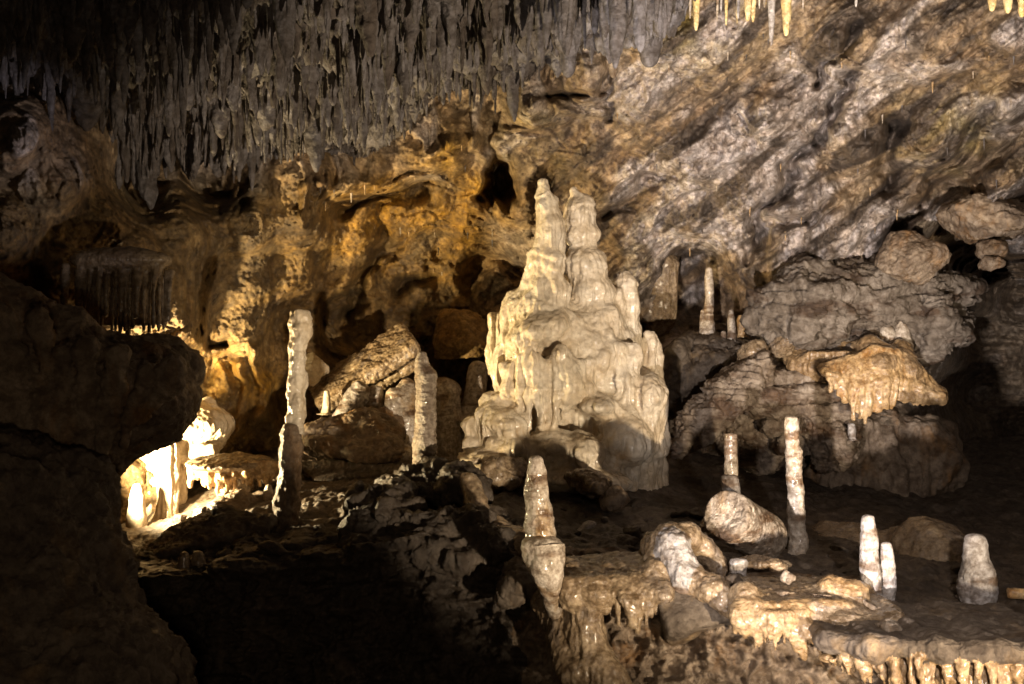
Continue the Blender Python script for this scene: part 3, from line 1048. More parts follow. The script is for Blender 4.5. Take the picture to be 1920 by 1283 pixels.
    tag(o, "huge cream white stalagmite cluster with two tall spires in the middle of the cave", "stalagmite")


build_cluster()


# ------------------------------------------------------------------ helpers for the smaller formations
def rotx(a):
    c, s_ = math.cos(a), math.sin(a)
    return np.array([[1, 0, 0], [0, c, -s_], [0, s_, c]])


def roty(a):                                # positive turns the right end down in the picture
    c, s_ = math.cos(a), math.sin(a)
    return np.array([[c, 0, s_], [0, 1, 0], [-s_, 0, c]])


def rotz(a):
    c, s_ = math.cos(a), math.sin(a)
    return np.array([[c, -s_, 0], [s_, c, 0], [0, 0, 1]])


class Px(Solid):                            # the same solid, addressed in the photograph's pixels + depth
    def C(self, u, v, r, Y, u2, v2, r2, Y2=None, k=0.03, tag='body', sy=1.0):
        Y2 = Y if Y2 is None else Y2
        return self.cone(P(u, v, Y), px(r, Y), P(u2, v2, Y2), px(r2, Y2), k, tag, sy)

    def E(self, u, v, ru, rv, Y, d=None, k=0.04, tag='body', cut=False):
        return self.ell(P(u, v, Y), (px(ru, Y), d if d else px(ru, Y), px(rv, Y)), k, tag, cut)

    def R(self, u, v, ru, rv, Y, d=None, seed=1, k=0.03, tag='body', rot=0.0, n=16):
        return self.rock(P(u, v, Y), (px(ru, Y), d if d else px(ru, Y), px(rv, Y)), seed, k, n, tag, rot)


def boulder(name, u, v, ru, rv, Y, mat, label, seed=1, d=None, rot=0.0, group=None, cat="boulder", vox=0.014, **kw):
    s_ = Px(vox)
    s_.R(u, v, ru * 1.12, rv * 1.12, Y, d, seed, rot=rot)
    o = s_.build(name, mat, rock_disp(**{**dict(a=0.035, f=5.0, crack=0.015, fc=4.0, seed=seed), **kw}))
    return tag(o, label, cat, group)


def fringe(s_, us, vtop, vbot, Y, r, tag='fringe', jit=1.0, seed=0, lean=0.0, k=0.02, thin=0.35):
    rg = np.random.default_rng(seed)
    for i, u in enumerate(us):
        t, b = vtop(u), vbot(u)
        L = (b - t) * rg.uniform(0.55, 1.08)
        yy = Y(u) + rg.uniform(-0.02, 0.03)
        rr = r * rg.uniform(0.75, 1.25)
        s_.C(u, t, rr * 1.35, yy + 0.03, u + lean * 0.4 * L, t + 0.5 * L, rr, yy, k, tag)
        s_.C(u + lean * 0.4 * L, t + 0.5 * L, rr, yy, u + lean * L + rg.uniform(-2, 2) * jit, t + L, rr * thin, yy + 0.02, k, tag)


# ------------------------------------------------------------------ dark rock at the left, in front of the lamp
def left_rocks():
    s_ = Px(0.017)
    Y = 6.2
    s_.E(150, 752, 205, 106, Y, .6, .12)
    s_.E(288, 690, 80, 52, 6.5, .45, .08)
    s_.C(-60, 530, 44, 5.9, 190, 660, 38, 6.2, .10)
    s_.C(100, 740, 120, 6.1, 40, 930, 140, 5.9, .12)
    s_.C(240, 755, 70, 6.4, 150, 900, 46, 6.2, .10)
    s_.C(305, 722, 40, 6.6, 225, 790, 42, 6.5, .10)
    s_.C(225, 790, 42, 6.5, 175, 850, 44, 6.35, .10)
    s_.C(-120, 640, 140, 5.7, -150, 1100, 160, 5.5, .2)
    for a, b in (((70, 600), (150, 870)), ((160, 650), (165, 880)), ((222, 670), (190, 870)), ((30, 660), (95, 880)), ((275, 700), (232, 830)), ((120, 660), (120, 860)), ((330, 690), (270, 790))):
        s_.C(a[0], a[1], 15, 5.66, b[0], b[1], 8, 5.72, .05)
    o = s_.build("rock_buttress", M_BANK, rock_disp(0.06, 2.2, 0.02, 1.6, 0.012, 21))
    tag(o, "dark overhanging rock buttress on the left, arching over the glowing gap", "rock")
    s_ = Px(0.017)
    Y = 5.3
    s_.E(40, 1155, 205, 225, Y, .55, .12)
    s_.E(95, 960, 100, 100, 5.5, .4, .12)
    s_.E(-40, 1010, 190, 190, 5.3, .5, .12)
    s_.E(140, 1300, 190, 160, 5.1, .5, .12)
    o = s_.build("boulder", M_DARK, rock_disp(0.10, 2.4, 0.03, 2.0, 0.016, 22))
    tag(o, "huge black boulder filling the bottom left corner in front of the glow", "boulder")
    # fluted curtain in its hollow above the buttress
    s_ = Px(0.0085)
    rg = np.random.default_rng(8)
    u = 146.0
    while u < 316:
        yy = 7.0 + rg.uniform(-.04, .05)
        r = rg.uniform(3.2, 5.6)
        bot = (622 if rg.random() < .6 else 600) + rg.uniform(-10, 6)
        s_.C(u + 5, 488 + 22 * abs(u - 220) / 90, r * 1.5, yy + .06, u + 2, 540, r, yy, .012, 'body')
        s_.C(u + 2, 540, r, yy, u, bot, r * rg.uniform(.6, .95), yy, .008, 'body')
        u += r * rg.uniform(1.7, 2.6)
    s_.E(225, 488, 95, 26, 7.12, .16, .03)
    s_.box(P(230, 555, 7.20), (px(84, 7.1), .03, px(58, 7.1)), np.eye(3), .02, .02)
    s_.C(122, 500, 7, 7.0, 120, 590, 4, 7.0, .02)
    o = s_.build("flowstone_curtain", M_FLOW, flow_disp(0.012, 6, 0.004, 20, 0, 20, 0.003, 7))
    tag(o, "dim curtain of parallel stone pipes in a hollow above the left buttress", "curtain")


left_rocks()


def shadow_rocks():                                   # unseen rocks added below the view to throw shadows into the scene
    s_ = Solid(0.03)
    s_.ell((1.10, 3.0, -2.2), (.50, .34, .80), .05)
    s_.rock((1.0, 2.9, -2.9), (.9, .5, .5), 502, .1, 14)
    o = s_.build("shadow_rock", M_SHADED, rock_disp(0.03, 3, 0.02, 3, 0.01, 503))
    tag(o, kind="structure")


shadow_rocks()


# ------------------------------------------------------------------ lit chamber at the left
def left_chamber():
    Y = 8.7
    rg = np.random.default_rng(44)
    s_ = Px(0.012)
    s_.E(375, 800, 60, 44, 9.45, .35, .08, 'mound')
    s_.C(388, 755, 14, 9.6, 378, 810, 46, 9.5, .08, 'mound')
    s_.E(335, 825, 44, 44, 9.35, .3, .08, 'mound')
    s_.C(318, 838, 15, 9.0, 312, 1000, 22, 9.0, .06, 'column')
    s_.C(304, 990, 26, 9.05, 320, 1060, 44, 9.0, .09, 'column')
    for u in np.arange(222, 345, 9):
        b_ = 1050 if u < 300 else rg.uniform(900, 950)
        y0 = 9.22 + rg.uniform(-.05, .05)
        s_.C(u, 795 + rg.uniform(-5, 5), 16, y0 + .1, u + 3, 900, 9 + rg.uniform(-2, 2), y0, .03, 'drapery')
        s_.C(u + 3, 900, 9, y0, u + 5 + rg.uniform(-4, 4), b_, 6, y0 + .02, .03, 'drapery')
    s_.C(235, 780, 40, 9.5, 240, 1060, 46, 9.45, .06, 'drapery')
    s_.C(290, 780, 40, 9.5, 290, 1060, 46, 9.5, .06, 'drapery')
    fringe(s_, np.arange(340, 405, 8), lambda u: 838, lambda u: 885 + (u - 340) * .25, lambda u: 9.12, 6, 'mound', seed=2, k=.02)
    o = s_.build("flowstone_drapery", M_CREAM, flow_disp(0.022, 7, 0.018, 16, 0.008, 22, 0.003, 31))
    tag(o, "brightly lit flowstone drapes and mound around the hidden lamp in the left gap", "flowstone")
    stalagmite("stalagmite", [(258, 903, 6, 8.65), (257, 930, 14, 8.65), (256, 1000, 19, 8.65), (256, 1040, 24, 8.65)], M_CREAM,
               "short stout stalagmite silhouetted against the blown out glow on the left", seed=4, bump=0.1)
    s_ = Px(0.012)
    s_.ell(P(432, 868, 8.7), (px(80, 8.7), .38, px(14, 8.7)), .03, 'cap')
    s_.ell(P(500, 880, 8.9), (px(50, 8.7), .3, px(14, 8.7)), .04, 'cap')
    fringe(s_, np.arange(358, 535, 7.5), lambda u: 872, lambda u: 905 + 14 * math.sin((u - 350) / 60) + (8 if u < 440 else -2), lambda u: 8.42 + ((u - 440) / 90) ** 2 * .2, 5.5, 'fringe', seed=5, thin=.5)
    s_.C(440, 890, 40, 8.8, 450, 960, 34, 8.9, .05, 'cap')
    o = s_.build("flowstone_shelf", M_FLOW, flow_disp(0.014, 9, 0.006, 22, 0.014, 26, 0.004, 33), {'fringe': M_FRINGE})
    tag(o, "mushroom shaped ledge with golden fringe beside the tall rim lit stalagmite", "ledge")
    boulder("boulder", 440, 950, 55, 26, 8.3, M_BANK, "grey rounded boulder tucked under the golden fringed ledge", 41, .35)
    boulder("boulder", 412, 1005, 112, 46, 7.3, M_DARK, "long dark boulder left of the tall stalagmite's foot", 42, .35, rot=-0.12)
    boulder("boulder", 282, 1045, 22, 26, 7.2, M_BANK, "small sharp rock at the foot of the glowing gap", 43, .15)
    for (u, v, r, b) in ((352, 1033, 9, 1068), (372, 1030, 11, 1072), (330, 1055, 8, 1075)):
        pass
    stalagmite("stalagmite", [(348, 1030, 5, 6.7), (346, 1045, 10, 6.7), (342, 1085, 16, 6.7)], M_FLOW, "left of two dark knobs on the floor's edge by the glowing gap", seed=12)
    stalagmite("stalagmite", [(371, 1028, 6, 6.75), (371, 1045, 12, 6.75), (374, 1085, 20, 6.75)], M_FLOW, "right of two dark knobs on the floor's edge by the glowing gap", seed=13)
    stalagmite("stalagmite", [(504, 905, 4, 8.4), (503, 925, 9, 8.4), (503, 960, 11, 8.4)], M_BAND, "stubby post under the ledge just left of the tall stalagmite", seed=14)


left_chamber()

# ------------------------------------------------------------------ single stalagmites
Yt = 7.5
t = empty("stalagmite", P(535, 1005, Yt))
tag(t, "tall thin stalagmite with a bright left rim, dark in its lower half", "stalagmite")
stalagmite("shaft", [(563, 577, 17, Yt), (562, 600, 19, Yt), (561, 650, 19, Yt), (556, 690, 15, Yt), (557, 720, 18, Yt), (556, 765, 17, Yt), (550, 785, 20, Yt), (548, 815, 17, Yt)], M_CREAM, None, parent=t, seed=21, flat=.6, bump=.30, ring=.05, fr=9, seg=64, step=.008)
stalagmite("lower_shaft", [(547, 792, 15, Yt - .04), (545, 815, 20, Yt - .05), (544, 870, 20, Yt - .05), (541, 920, 23, Yt - .04), (536, 980, 25, Yt), (533, 1020, 36, Yt)], M_BANK, None, parent=t, seed=22, flat=.6, bump=.22, ring=.03, fr=12, seg=64, step=.008)  # darker rock colour stands in for the shadow on this half

stalagmite("stalagmite", [(792, 657, 6, 8.3), (791, 672, 11, 8.3), (793, 690, 15, 8.3), (799, 705, 20, 8.3), (798, 760, 20, 8.3), (797, 820, 21, 8.3), (796, 870, 22, 8.3), (793, 905, 32, 8.3)], M_PILLAR,
           "tall ring banded grey stalagmite standing on the dark craggy rock", seed=23, ring=.09, fr=22, bump=.10, flat=.3, seg=64, step=.007)
t = empty("stalagmite", P(1020, 1095, 6.02))
tag(t, "cone shaped front stalagmite on a rounded pedestal, before the great cluster", "stalagmite")
stalagmite("shaft", [(1004, 852, 11, 6.08), (1005, 880, 17, 6.08), (1007, 930, 22, 6.08), (1012, 975, 26, 6.08), (1014, 1020, 27, 6.08)], M_BAND, None, parent=t, seed=24, ring=.06, fr=11, bump=.12, flat=.3, seg=64, step=.007)
stalagmite("pedestal", [(1016, 1000, 30, 6.02), (1016, 1025, 39, 6.02), (1021, 1050, 37, 5.98), (1029, 1080, 30, 5.98), (1035, 1115, 20, 6.04), (1040, 1150, 14, 6.15)], M_BAND, None, parent=t, seed=25, bump=.10, flat=.4, seg=64, step=.008)

stalagmite("stalagmite", [(1484, 778, 11, 7.4), (1484, 800, 13, 7.4), (1486, 838, 13, 7.4), (1488, 846, 16, 7.4), (1489, 880, 14, 7.4), (1489, 905, 14, 7.4), (1493, 920, 15, 7.4), (1492, 960, 16, 7.4), (1494, 1000, 17, 7.4), (1499, 1012, 18, 7.4), (1494, 1030, 18, 7.4), (1490, 1060, 15, 7.4)], M_BAND,
           "tall slim knotted stalagmite right of the fallen column", seed=26, ring=.06, fr=8, bump=.12, flat=.5, seg=64, step=.007)
t = empty("stalagmite", P(1373, 945, 7.7))
tag(t, "square topped slim stalagmite rising behind the fallen column", "stalagmite")
stalagmite("shaft", [(1370, 809, 12, 7.7), (1370, 840, 12, 7.7), (1371, 895, 13, 7.7)], M_BAND, None, parent=t, seed=27, flat=.95, bump=.08, ring=.03, fr=9)
stalagmite("lower_shaft", [(1368, 885, 13, 7.68), (1369, 900, 17, 7.68), (1375, 945, 16, 7.68)], M_GREY, None, parent=t, seed=28, flat=.4, bump=.08)

# pair of white stalagmites grown together on the ledge
t = empty("stalagmite", P(1640, 1155, 5.9))
tag(t, "pair of joined white stalagmites at the end of the dripping ledge", "stalagmite")
stalagmite("spire", [(1628, 963, 10, 5.9), (1628, 985, 13, 5.9), (1630, 1000, 15, 5.9), (1630, 1060, 18, 5.9), (1633, 1100, 19, 5.9), (1636, 1158, 24, 5.9)], M_GREY, None, parent=t, seed=29, ring=.04, fr=12, bump=.07, flat=.2, seg=64, step=.006)
stalagmite("spire", [(1662, 1014, 8, 5.95), (1662, 1030, 11, 5.95), (1664, 1060, 15, 5.95), (1664, 1100, 17, 5.95), (1657, 1130, 18, 5.95), (1645, 1160, 20, 5.95)], M_GREY, None, parent=t, seed=30, ring=.05, fr=16, bump=.07, flat=.2, seg=64, step=.006)
stalagmite("stalagmite", [(1826, 998, 14, 6.4), (1828, 1020, 20, 6.4), (1828, 1050, 23, 6.4), (1833, 1075, 32, 6.4), (1833, 1105, 36, 6.4), (1832, 1130, 31, 6.4), (1830, 1145, 22, 6.4)], M_GREY,
           "squat pear shaped white stalagmite alone at the right edge", seed=31, ring=.04, fr=11, bump=.10, flat=.2, seg=64, step=.007)
stalagmite("stalagmite", [(708, 903, 9, 7.3), (707, 920, 12, 7.3), (704, 950, 15, 7.3), (700, 980, 24, 7.3)], M_DARK, "small dark stump between the tall rim lit and the banded stalagmites", seed=32, bump=.15)
stalagmite("stalagmite", [(612, 729, 4, 10.0), (613, 745, 6, 10.0), (611, 775, 9, 10.0)], M_CREAM, "tiny pale stalagmite in front of the fallen slab", seed=33)
stalagmite("stalagmite", [(899, 674, 11, 10.4), (896, 690, 17, 10.4), (890, 740, 21, 10.4), (888, 775, 26, 10.4)], M_BAND, "stubby pale stalagmite left of the great cluster", seed=34, bump=.1)
stalagmite("stalagmite", [(1329, 499, 5, 11.0), (1329, 520, 8, 11.0), (1330, 560, 8, 11.0), (1327, 600, 11, 11.0), (1326, 640, 20, 11.0)], M_BAND, "tallest thin pale stalagmite in the dark recess on the right", seed=35, ring=.08, fr=12)
stalagmite("stalagmite", [(1318, 578, 4, 11.0), (1318, 600, 6, 11.0), (1318, 640, 8, 11.0)], M_BAND, "short stub joined to the tallest thin stalagmite's left side", seed=36)
stalagmite("stalagmite", [(1371, 578, 4, 10.8), (1371, 600, 7, 10.8), (1371, 640, 9, 10.8), (1370, 672, 18, 10.8)], M_BAND, "second thin stalagmite in the right recess, in the middle of the row", seed=37, ring=.08, fr=12)
stalagmite("stalagmite", [(1389, 588, 4, 11.0), (1389, 602, 8, 11.0), (1390, 630, 9, 11.0)], M_FRINGE, "little golden cone right of the thin stalagmites in the recess", seed=38)
stalagmite("stalagmite", [(1357, 618, 4, 10.8), (1356, 635, 6, 10.8), (1355, 675, 8, 10.8)], M_BAND, "shortest post at the left of the second thin stalagmite in the recess", seed=39)
stalagmite("stalagmite", [(1596, 790, 6, 9.6), (1597, 806, 8, 9.6), (1599, 825, 6, 9.6)], M_GREY, "small white knob on the shadowed wall below the golden flowstone fan", seed=40)


# ------------------------------------------------------------------ middle ground, left of the cluster
def middle_ground():
    s_ = Px(0.014)
    La = np.array([0.82, 0.12, 0.55])
    La /= np.linalg.norm(La)
    Wa = np.array([0.28, -0.5, -0.15])
    Wa = Wa - La * (Wa @ La)
    Wa /= np.linalg.norm(Wa)
    R = np.stack([La, Wa, np.cross(La, Wa)])
    s_.box(P(682, 690, 10.5), (px(105, 10.5), .30, .06), R, .02, .03)
    s_.box(P(700, 716, 10.55), (px(95, 10.5), .22, .04), R, .02, .03)
    o = s_.build("fallen_slab", M_BAND, rock_disp(0.035, 4, 0.015, 4, 0.008, 51))
    o.active_material = M_FLOW
    tag(o, "flat grey slab tilted upward to the right against the ochre wall", "slab")
    boulder("boulder", 862, 622, 52, 46, 11.3, M_OCHRE, "ochre boulder wedged over a black hole left of the great cluster", 52, .4)
    boulder("boulder", 588, 694, 18, 26, 10.4, M_CREAM, "pale block behind the tall stalagmite, left of the slab", 53, .15)
    boulder("boulder", 655, 822, 112, 50, 9.4, M_BANK, "broad brown boulder with a light rim in the middle ground", 54, .5, a=0.05)
    t = empty("stalagmite", P(660, 800, 9.8))
    tag(t, "leaning pair of broken stalagmite stumps on the broad brown boulder", "stalagmite")
    stalagmite("stump", [(684, 716, 14, 9.8), (670, 740, 22, 9.8), (650, 775, 22, 9.7), (634, 800, 20, 9.7)], M_GREY, None, parent=t, seed=55, bump=.12, flat=.5)
    stalagmite("stump", [(707, 720, 10, 9.9), (702, 745, 18, 9.9), (690, 780, 22, 9.9), (684, 810, 22, 9.9)], M_BAND, None, parent=t, seed=56, bump=.12, flat=.5)
    s_ = Px(0.012)
    s_.C(762, 722, 14, 9.9, 756, 760, 30, 9.8, .04)
    s_.C(740, 745, 18, 9.7, 735, 775, 16, 9.7, .03)
    s_.C(765, 760, 30, 9.9, 760, 880, 34, 9.8, .05)
    s_.E(738, 815, 14, 18, 9.5, None, .025)
    s_.E(757, 826, 9, 14, 9.4, None, .025)
    s_.E(750, 855, 36, 22, 9.4, .2, .03)
    s_.C(830, 740, 34, 10.3, 830, 880, 40, 10.3, .06)
    o = s_.build("flowstone_stump", M_BAND, flow_disp(0.016, 9, 0.008, 20, 0.018, 17, 0.004, 57))
    tag(o, "knobby flowstone stump just left of the ring banded stalagmite", "flowstone")
    boulder("rock_slab", 665, 885, 120, 18, 9.2, M_FLOOR, "wide flat pale slab lying across the middle floor", 58, .6, cat="slab", a=.02)
    boulder("boulder", 640, 925, 66, 24, 8.7, M_DARK, "low dark block with a lit left end under the pale slab", 59, .3)
    # craggy rock carrying the banded stalagmite
    s_ = Px(0.016)
    s_.R(800, 935, 85, 60, 7.9, .5, 61)
    s_.R(745, 985, 75, 75, 7.3, .4, 62)
    s_.R(860, 925, 48, 50, 7.6, .3, 63)
    s_.R(850, 1010, 120, 60, 7.1, .4, 64)
    s_.E(690, 1020, 40, 50, 7.0, .25, .06)
    o = s_.build("craggy_rock", M_SHADED, rock_disp(0.09, 4.5, 0.02, 4, 0.012, 65, knob=0.03, fk=11))  # colour darkened like the shaded bank beside it
    tag(o, "jagged dark rock outcrop under the ring banded stalagmite", "rock")
    s_ = Px(0.014)
    s_.C(880, 905, 18, 7.4, 905, 985, 24, 7.1, .06)
    s_.C(905, 985, 26, 7.1, 985, 1030, 40, 6.9, .08)
    s_.C(930, 1030, 40, 7.0, 960, 1065, 36, 6.9, .08)
    s_.E(892, 965, 10, 22, 7.2, None, .03)
    o = s_.build("flowstone_slope", M_FLOW, flow_disp(0.02, 7, 0.006, 18, 0.010, 20, 0.004, 66))
    tag(o, "smooth brown flowstone sloping from the craggy rock to the front pedestal", "flowstone")
    boulder("boulder", 950, 895, 40, 26, 8.4, M_FLOW, "wet lump at the cluster's lower left foot", 67, .25)
    boulder("boulder", 875, 905, 26, 26, 8.0, M_FLOW, "rounded pale lump right of the ring banded stalagmite's foot", 68, .2)
    boulder("boulder", 1110, 905, 42, 22, 8.2, M_FLOW, "pale creased rock at the foot of the great cluster", 69, .25, rot=.3)
    boulder("boulder", 1155, 935, 20, 24, 8.0, M_BANK, "small pointed rock on the dark slope below the great cluster", 70, .15)
    boulder("boulder", 980, 1090, 45, 34, 6.5, M_DARK, "dark rounded rock in front of the pedestal", 71, .25)
    # stub lying on the dark floor
    t_ = stalagmite("broken_stalagmite", [(1112, 984, 13, 7.6), (1105, 993, 16, 7.55), (1088, 1008, 14, 7.5), (1066, 1018, 8, 7.45)], M_GREY, "small broken white stalagmite lying on the dark floor behind the front ledge", seed=72, flat=.7, bump=.08, cat="stalagmite")


middle_ground()


# ------------------------------------------------------------------ front ledges
def front_ledges():
    s_ = Px(0.0095)
    Y = 6.3
    s_.cone(P(1075, 1086, 6.35), px(36, 6.35), P(1225, 1086, 6.3), px(42, 6.3), .06, 'ledge', .32)
    s_.cone(P(1150, 1075, 6.6), px(30, 6.6), P(1215, 1075, 6.6), px(30, 6.6), .08, 'ledge', .4)
    s_.cone(P(1165, 1118, 6.2), px(26, 6.2), P(1225, 1112, 6.15), px(30, 6.15), .05, 'ledge', .6)
    s_.C(1060, 1080, 34, 6.3, 1070, 1190, 30, 6.15, .08, 'ledge')
    s_.C(1095, 1110, 34, 6.1, 1100, 1180, 26, 6.05, .08, 'ledge')
    s_.C(1020, 1120, 24, 6.4, 1080, 1260, 34, 6.0, .09, 'ledge')
    s_.C(1100, 1180, 26, 6.05, 1150, 1300, 40, 5.9, .09, 'ledge')
    s_.C(1230, 1070, 30, 6.1, 1236, 1110, 24, 6.05, .06, 'ledge')
    fringe(s_, np.arange(1105, 1255, 9), lambda u: 1105, lambda u: np.interp(u, [1100, 1140, 1180, 1195, 1220, 1250], [1150, 1162, 1182, 1186, 1165, 1155]), lambda u: 5.90 + abs(u - 1190) * .0010, 6.5, 'fringe', seed=3, thin=.4, k=.012)
    fringe(s_, np.arange(1060, 1255, 13), lambda u: 1092, lambda u: 1150, lambda u: 5.98, 6, 'fringe', seed=33, thin=.4, k=.05)
    for u in (1172, 1182, 1194):
        s_.C(u, 1125, 8, 5.9, 1186 + (u - 1184) * .3, 1172, 4, 5.88, .02, 'fringe')
    o = s_.build("dripping_ledge", M_FLOW, flow_disp(0.018, 8, 0.010, 20, 0.006, 26, 0.004, 81))
    tag(o, "wet brown flowstone ledge right of the front pedestal, dripping at its right end", "ledge")
    # the bent, toppled formation between the two ledges
    s_ = Px(0.0095)
    s_.chain([P(1240, 1050, 6.2), P(1256, 1012, 6.2), P(1285, 1004, 6.25), P(1318, 1030, 6.3), P(1350, 1070, 6.3)], [px(r, 6.2) for r in (30, 28, 24, 22, 22)], .04, 'arch')
    s_.C(1262, 1025, 32, 6.1, 1285, 1085, 30, 6.0, .04, 'rough_face')
    s_.C(1290, 1085, 26, 6.0, 1340, 1110, 26, 5.9, .05, 'branch')
    s_.C(1340, 1108, 27, 5.9, 1372, 1135, 24, 5.85, .05, 'branch')
    s_.E(1232, 1040, 24, 40, 6.3, .2, .05, 'arch')
    s_.C(1225, 1015, 18, 6.6, 1212, 1035, 16, 6.5, .04, 'arch')
    o = s_.build("bent_stalagmite", M_GREY, flow_disp(0.016, 9, 0.004, 20, 0.016, 24, 0.005, 82), {'arch': M_FLOW, 'branch': M_FLOW})
    tag(o, "toppled bent formation with a rough white face between two dripping ledges", "stalagmite")
    s_ = Px(0.012)
    s_.box(P(1318, 1150, 6.1), (px(80, 6), .25, px(38, 6)), rotx(0.5) @ roty(0.25), .03)
    o = s_.build("rock_slab", M_DARK, rock_disp(0.012, 5, 0.004, 4, 0.005, 83))
    tag(o, "smooth grey brown slab under the bent white formation", "slab")
    # second ledge
    s_ = Px(0.0095)
    Y = 5.9
    s_.cone(P(1405, 1128, 5.95), px(38, 5.95), P(1555, 1124, 5.95), px(36, 5.95), .06, 'ledge', .33)
    s_.cone(P(1400, 1155, 5.8), px(30, 5.8), P(1470, 1160, 5.75), px(26, 5.75), .05, 'ledge', .6)
    s_.cone(P(1500, 1150, 5.8), px(22, 5.8), P(1545, 1146, 5.75), px(20, 5.75), .05, 'ledge', .6)
    s_.C(1395, 1120, 30, 5.75, 1400, 1160, 26, 5.68, .06, 'ledge')
    s_.box(P(1600, 1150, 5.75), (px(70, 5.75), .3, px(22, 5.75)), roty(.15), .06, .08, 'ledge')
    s_.C(1560, 1100, 24, 5.8, 1600, 1112, 26, 5.75, .05, 'knob')
    s_.C(1560, 1130, 26, 5.85, 1600, 1150, 22, 5.85, .04, 'knob')
    s_.C(1620, 1110, 16, 5.85, 1632, 1150, 14, 5.85, .04, 'knob')
    fringe(s_, np.arange(1380, 1560, 9), lambda u: 1150, lambda u: np.interp(u, [1375, 1420, 1440, 1500, 1530, 1560], [1180, 1215, 1222, 1205, 1185, 1170]), lambda u: 5.51 + abs(u - 1460) * .0010, 6.5, 'fringe', seed=4, thin=.35, k=.012)
    fringe(s_, np.arange(1380, 1590, 13), lambda u: 1138, lambda u: 1195, lambda u: 5.60, 6, 'fringe', seed=34, thin=.4, k=.05)
    fringe(s_, np.arange(1480, 1530, 9), lambda u: 1175, lambda u: 1230, lambda u: 5.52, 8, 'fringe', seed=6, lean=.3)
    o = s_.build("dripping_ledge", M_FLOW, flow_disp(0.016, 8, 0.008, 22, 0.007, 28, 0.004, 84), {'fringe': M_DRIP, 'knob': M_DRIP})
    tag(o, "grey topped flowstone ledge with orange drips, joined to the white stalagmite pair", "ledge")
    # third ledge with the long orange fringe at the bottom right
    s_ = Px(0.0095)
    Yl = lambda u: np.interp(u, [1530, 1700, 1960, 2100], [5.35, 5.0, 4.8, 4.8])
    edge = [(1545, 1190, 5.4), (1640, 1200, 5.2), (1760, 1207, 5.05), (1880, 1208, 4.95), (2010, 1210, 4.95)]
    for a, b in zip(edge[:-1], edge[1:]):
        s_.C(a[0], a[1] + 14, 17, a[2] - .03, b[0], b[1] + 16, 23, b[2] - .03, .06, 'rim')
        s_.box((P(a[0], a[1] + 8, a[2]) + P(b[0], b[1] + 8, b[2])) / 2 + np.array([0.0, .38, .0]), (0.5 * (P(b[0], 0, b[2])[0] - P(a[0], 0, a[2])[0]) + .04, .40, .035), np.eye(3), .03, .05, 'rim')
    rgl = np.random.default_rng(77)
    u = 1548.0
    while u < 1995:
        Lb = np.interp(u, [1540, 1580, 1640, 1700, 1760, 2000], [1240, 1262, 1296, 1335, 1350, 1355])
        r = rgl.uniform(3, 7)
        y0 = float(Yl(u)) + rgl.uniform(0.0, .12)
        vb = 1228 + (Lb - 1228) * rgl.uniform(.6, 1.1)
        s_.C(u - 2, 1234, r * 1.6, y0 + .03, u + 2, 1226 + .5 * (vb - 1226), r, y0, .012, 'fringe')
        s_.C(u + 2, 1226 + .5 * (vb - 1226), r, y0, u + 6 + .05 * (vb - 1226), vb, r * .4, y0 + .03, .012, 'fringe')
        u += r * rgl.uniform(1.5, 2.5)
    o = s_.build("dripping_ledge", M_DARK, flow_disp(0.018, 7, 0.010, 20, 0.008, 26, 0.004, 85), {'fringe': M_DRIP})
    tag(o, "long grey shelf with a golden fringe of drips in the bottom right corner", "ledge")
    # fallen column
    a, b = P(1362, 965, 6.55), P(1440, 1012, 7.0)
    rr = px(47, 6.7)
    ax_ = (b - a) / np.linalg.norm(b - a)
    s_ = Px(0.009)
    s_.cone(a + ax_ * .03, rr * .92, b - ax_ * .1, rr * .98, .01, 'shaft')
    s_.cone(a - ax_ * 0.02, rr * .86, a + ax_ * .05, rr * .93, .02, 'broken_end')
    cutc = a - ax_ * (rr * 3.0)
    s_.ell(cutc + np.array([0.02, 0, .01]), (rr * 3.0,) * 3, .015, 'broken_end', cut=True)
    o = s_.build("fallen_column", M_GREY, rock_disp(0.007, 6, 0.008, 9, 0.005, 86), {'broken_end': M_BAND, 'shaft': M_PILLAR})
    tag(o, "thick fallen column lying tilted with its broken end facing left", "column")
    stalagmite("stalagmite", [(1384, 1042, 12, 6.2), (1385, 1055, 17, 6.2), (1384, 1075, 16, 6.2), (1384, 1100, 15, 6.2)], M_GREY, "short ringed stump below the fallen column", seed=87, ring=.14, fr=24, flat=.5)
    boulder("boulder", 1325, 998, 17, 26, 6.9, M_BAND, "small yellowish knob left of the fallen column", 88, .1, rot=.5, vox=.009)
    boulder("stone_flake", 1425, 1054, 40, 7, 6.3, M_FLOW, "thin flat flake under the fallen column", 89, .14, cat="stone", vox=.008, a=.01)
    boulder("stone_flake", 1462, 1064, 18, 7, 6.2, M_FLOW, "small chip right of the flat flake under the fallen column", 90, .07, cat="stone", vox=.007, a=.01)
    boulder("stone_flake", 1476, 1083, 8, 11, 5.75, M_PILLAR, "tiny upright chip on top of the grey ledge", 91, .04, cat="stone", vox=.006, a=.008)
    boulder("stone_flake", 1668, 1178, 18, 9, 5.35, M_PILLAR, "small pale fragment on the long bottom right shelf", 92, .07, cat="stone", vox=.007, a=.01)
    boulder("stone_flake", 1745, 1156, 46, 6, 5.9, M_BAND, "thin pale streak of stone lying on the ledge below the pear shaped stalagmite", 93, .15, cat="stone", vox=.008, a=.008)
    stalagmite("broken_stalagmite", [(1884, 1112, 9, 6.3), (1900, 1112, 10, 6.3), (1970, 1120, 11, 6.3)], M_FRINGE, "broken golden stalagmite piece lying at the right edge", seed=94, flat=.9, bump=.08)


front_ledges()


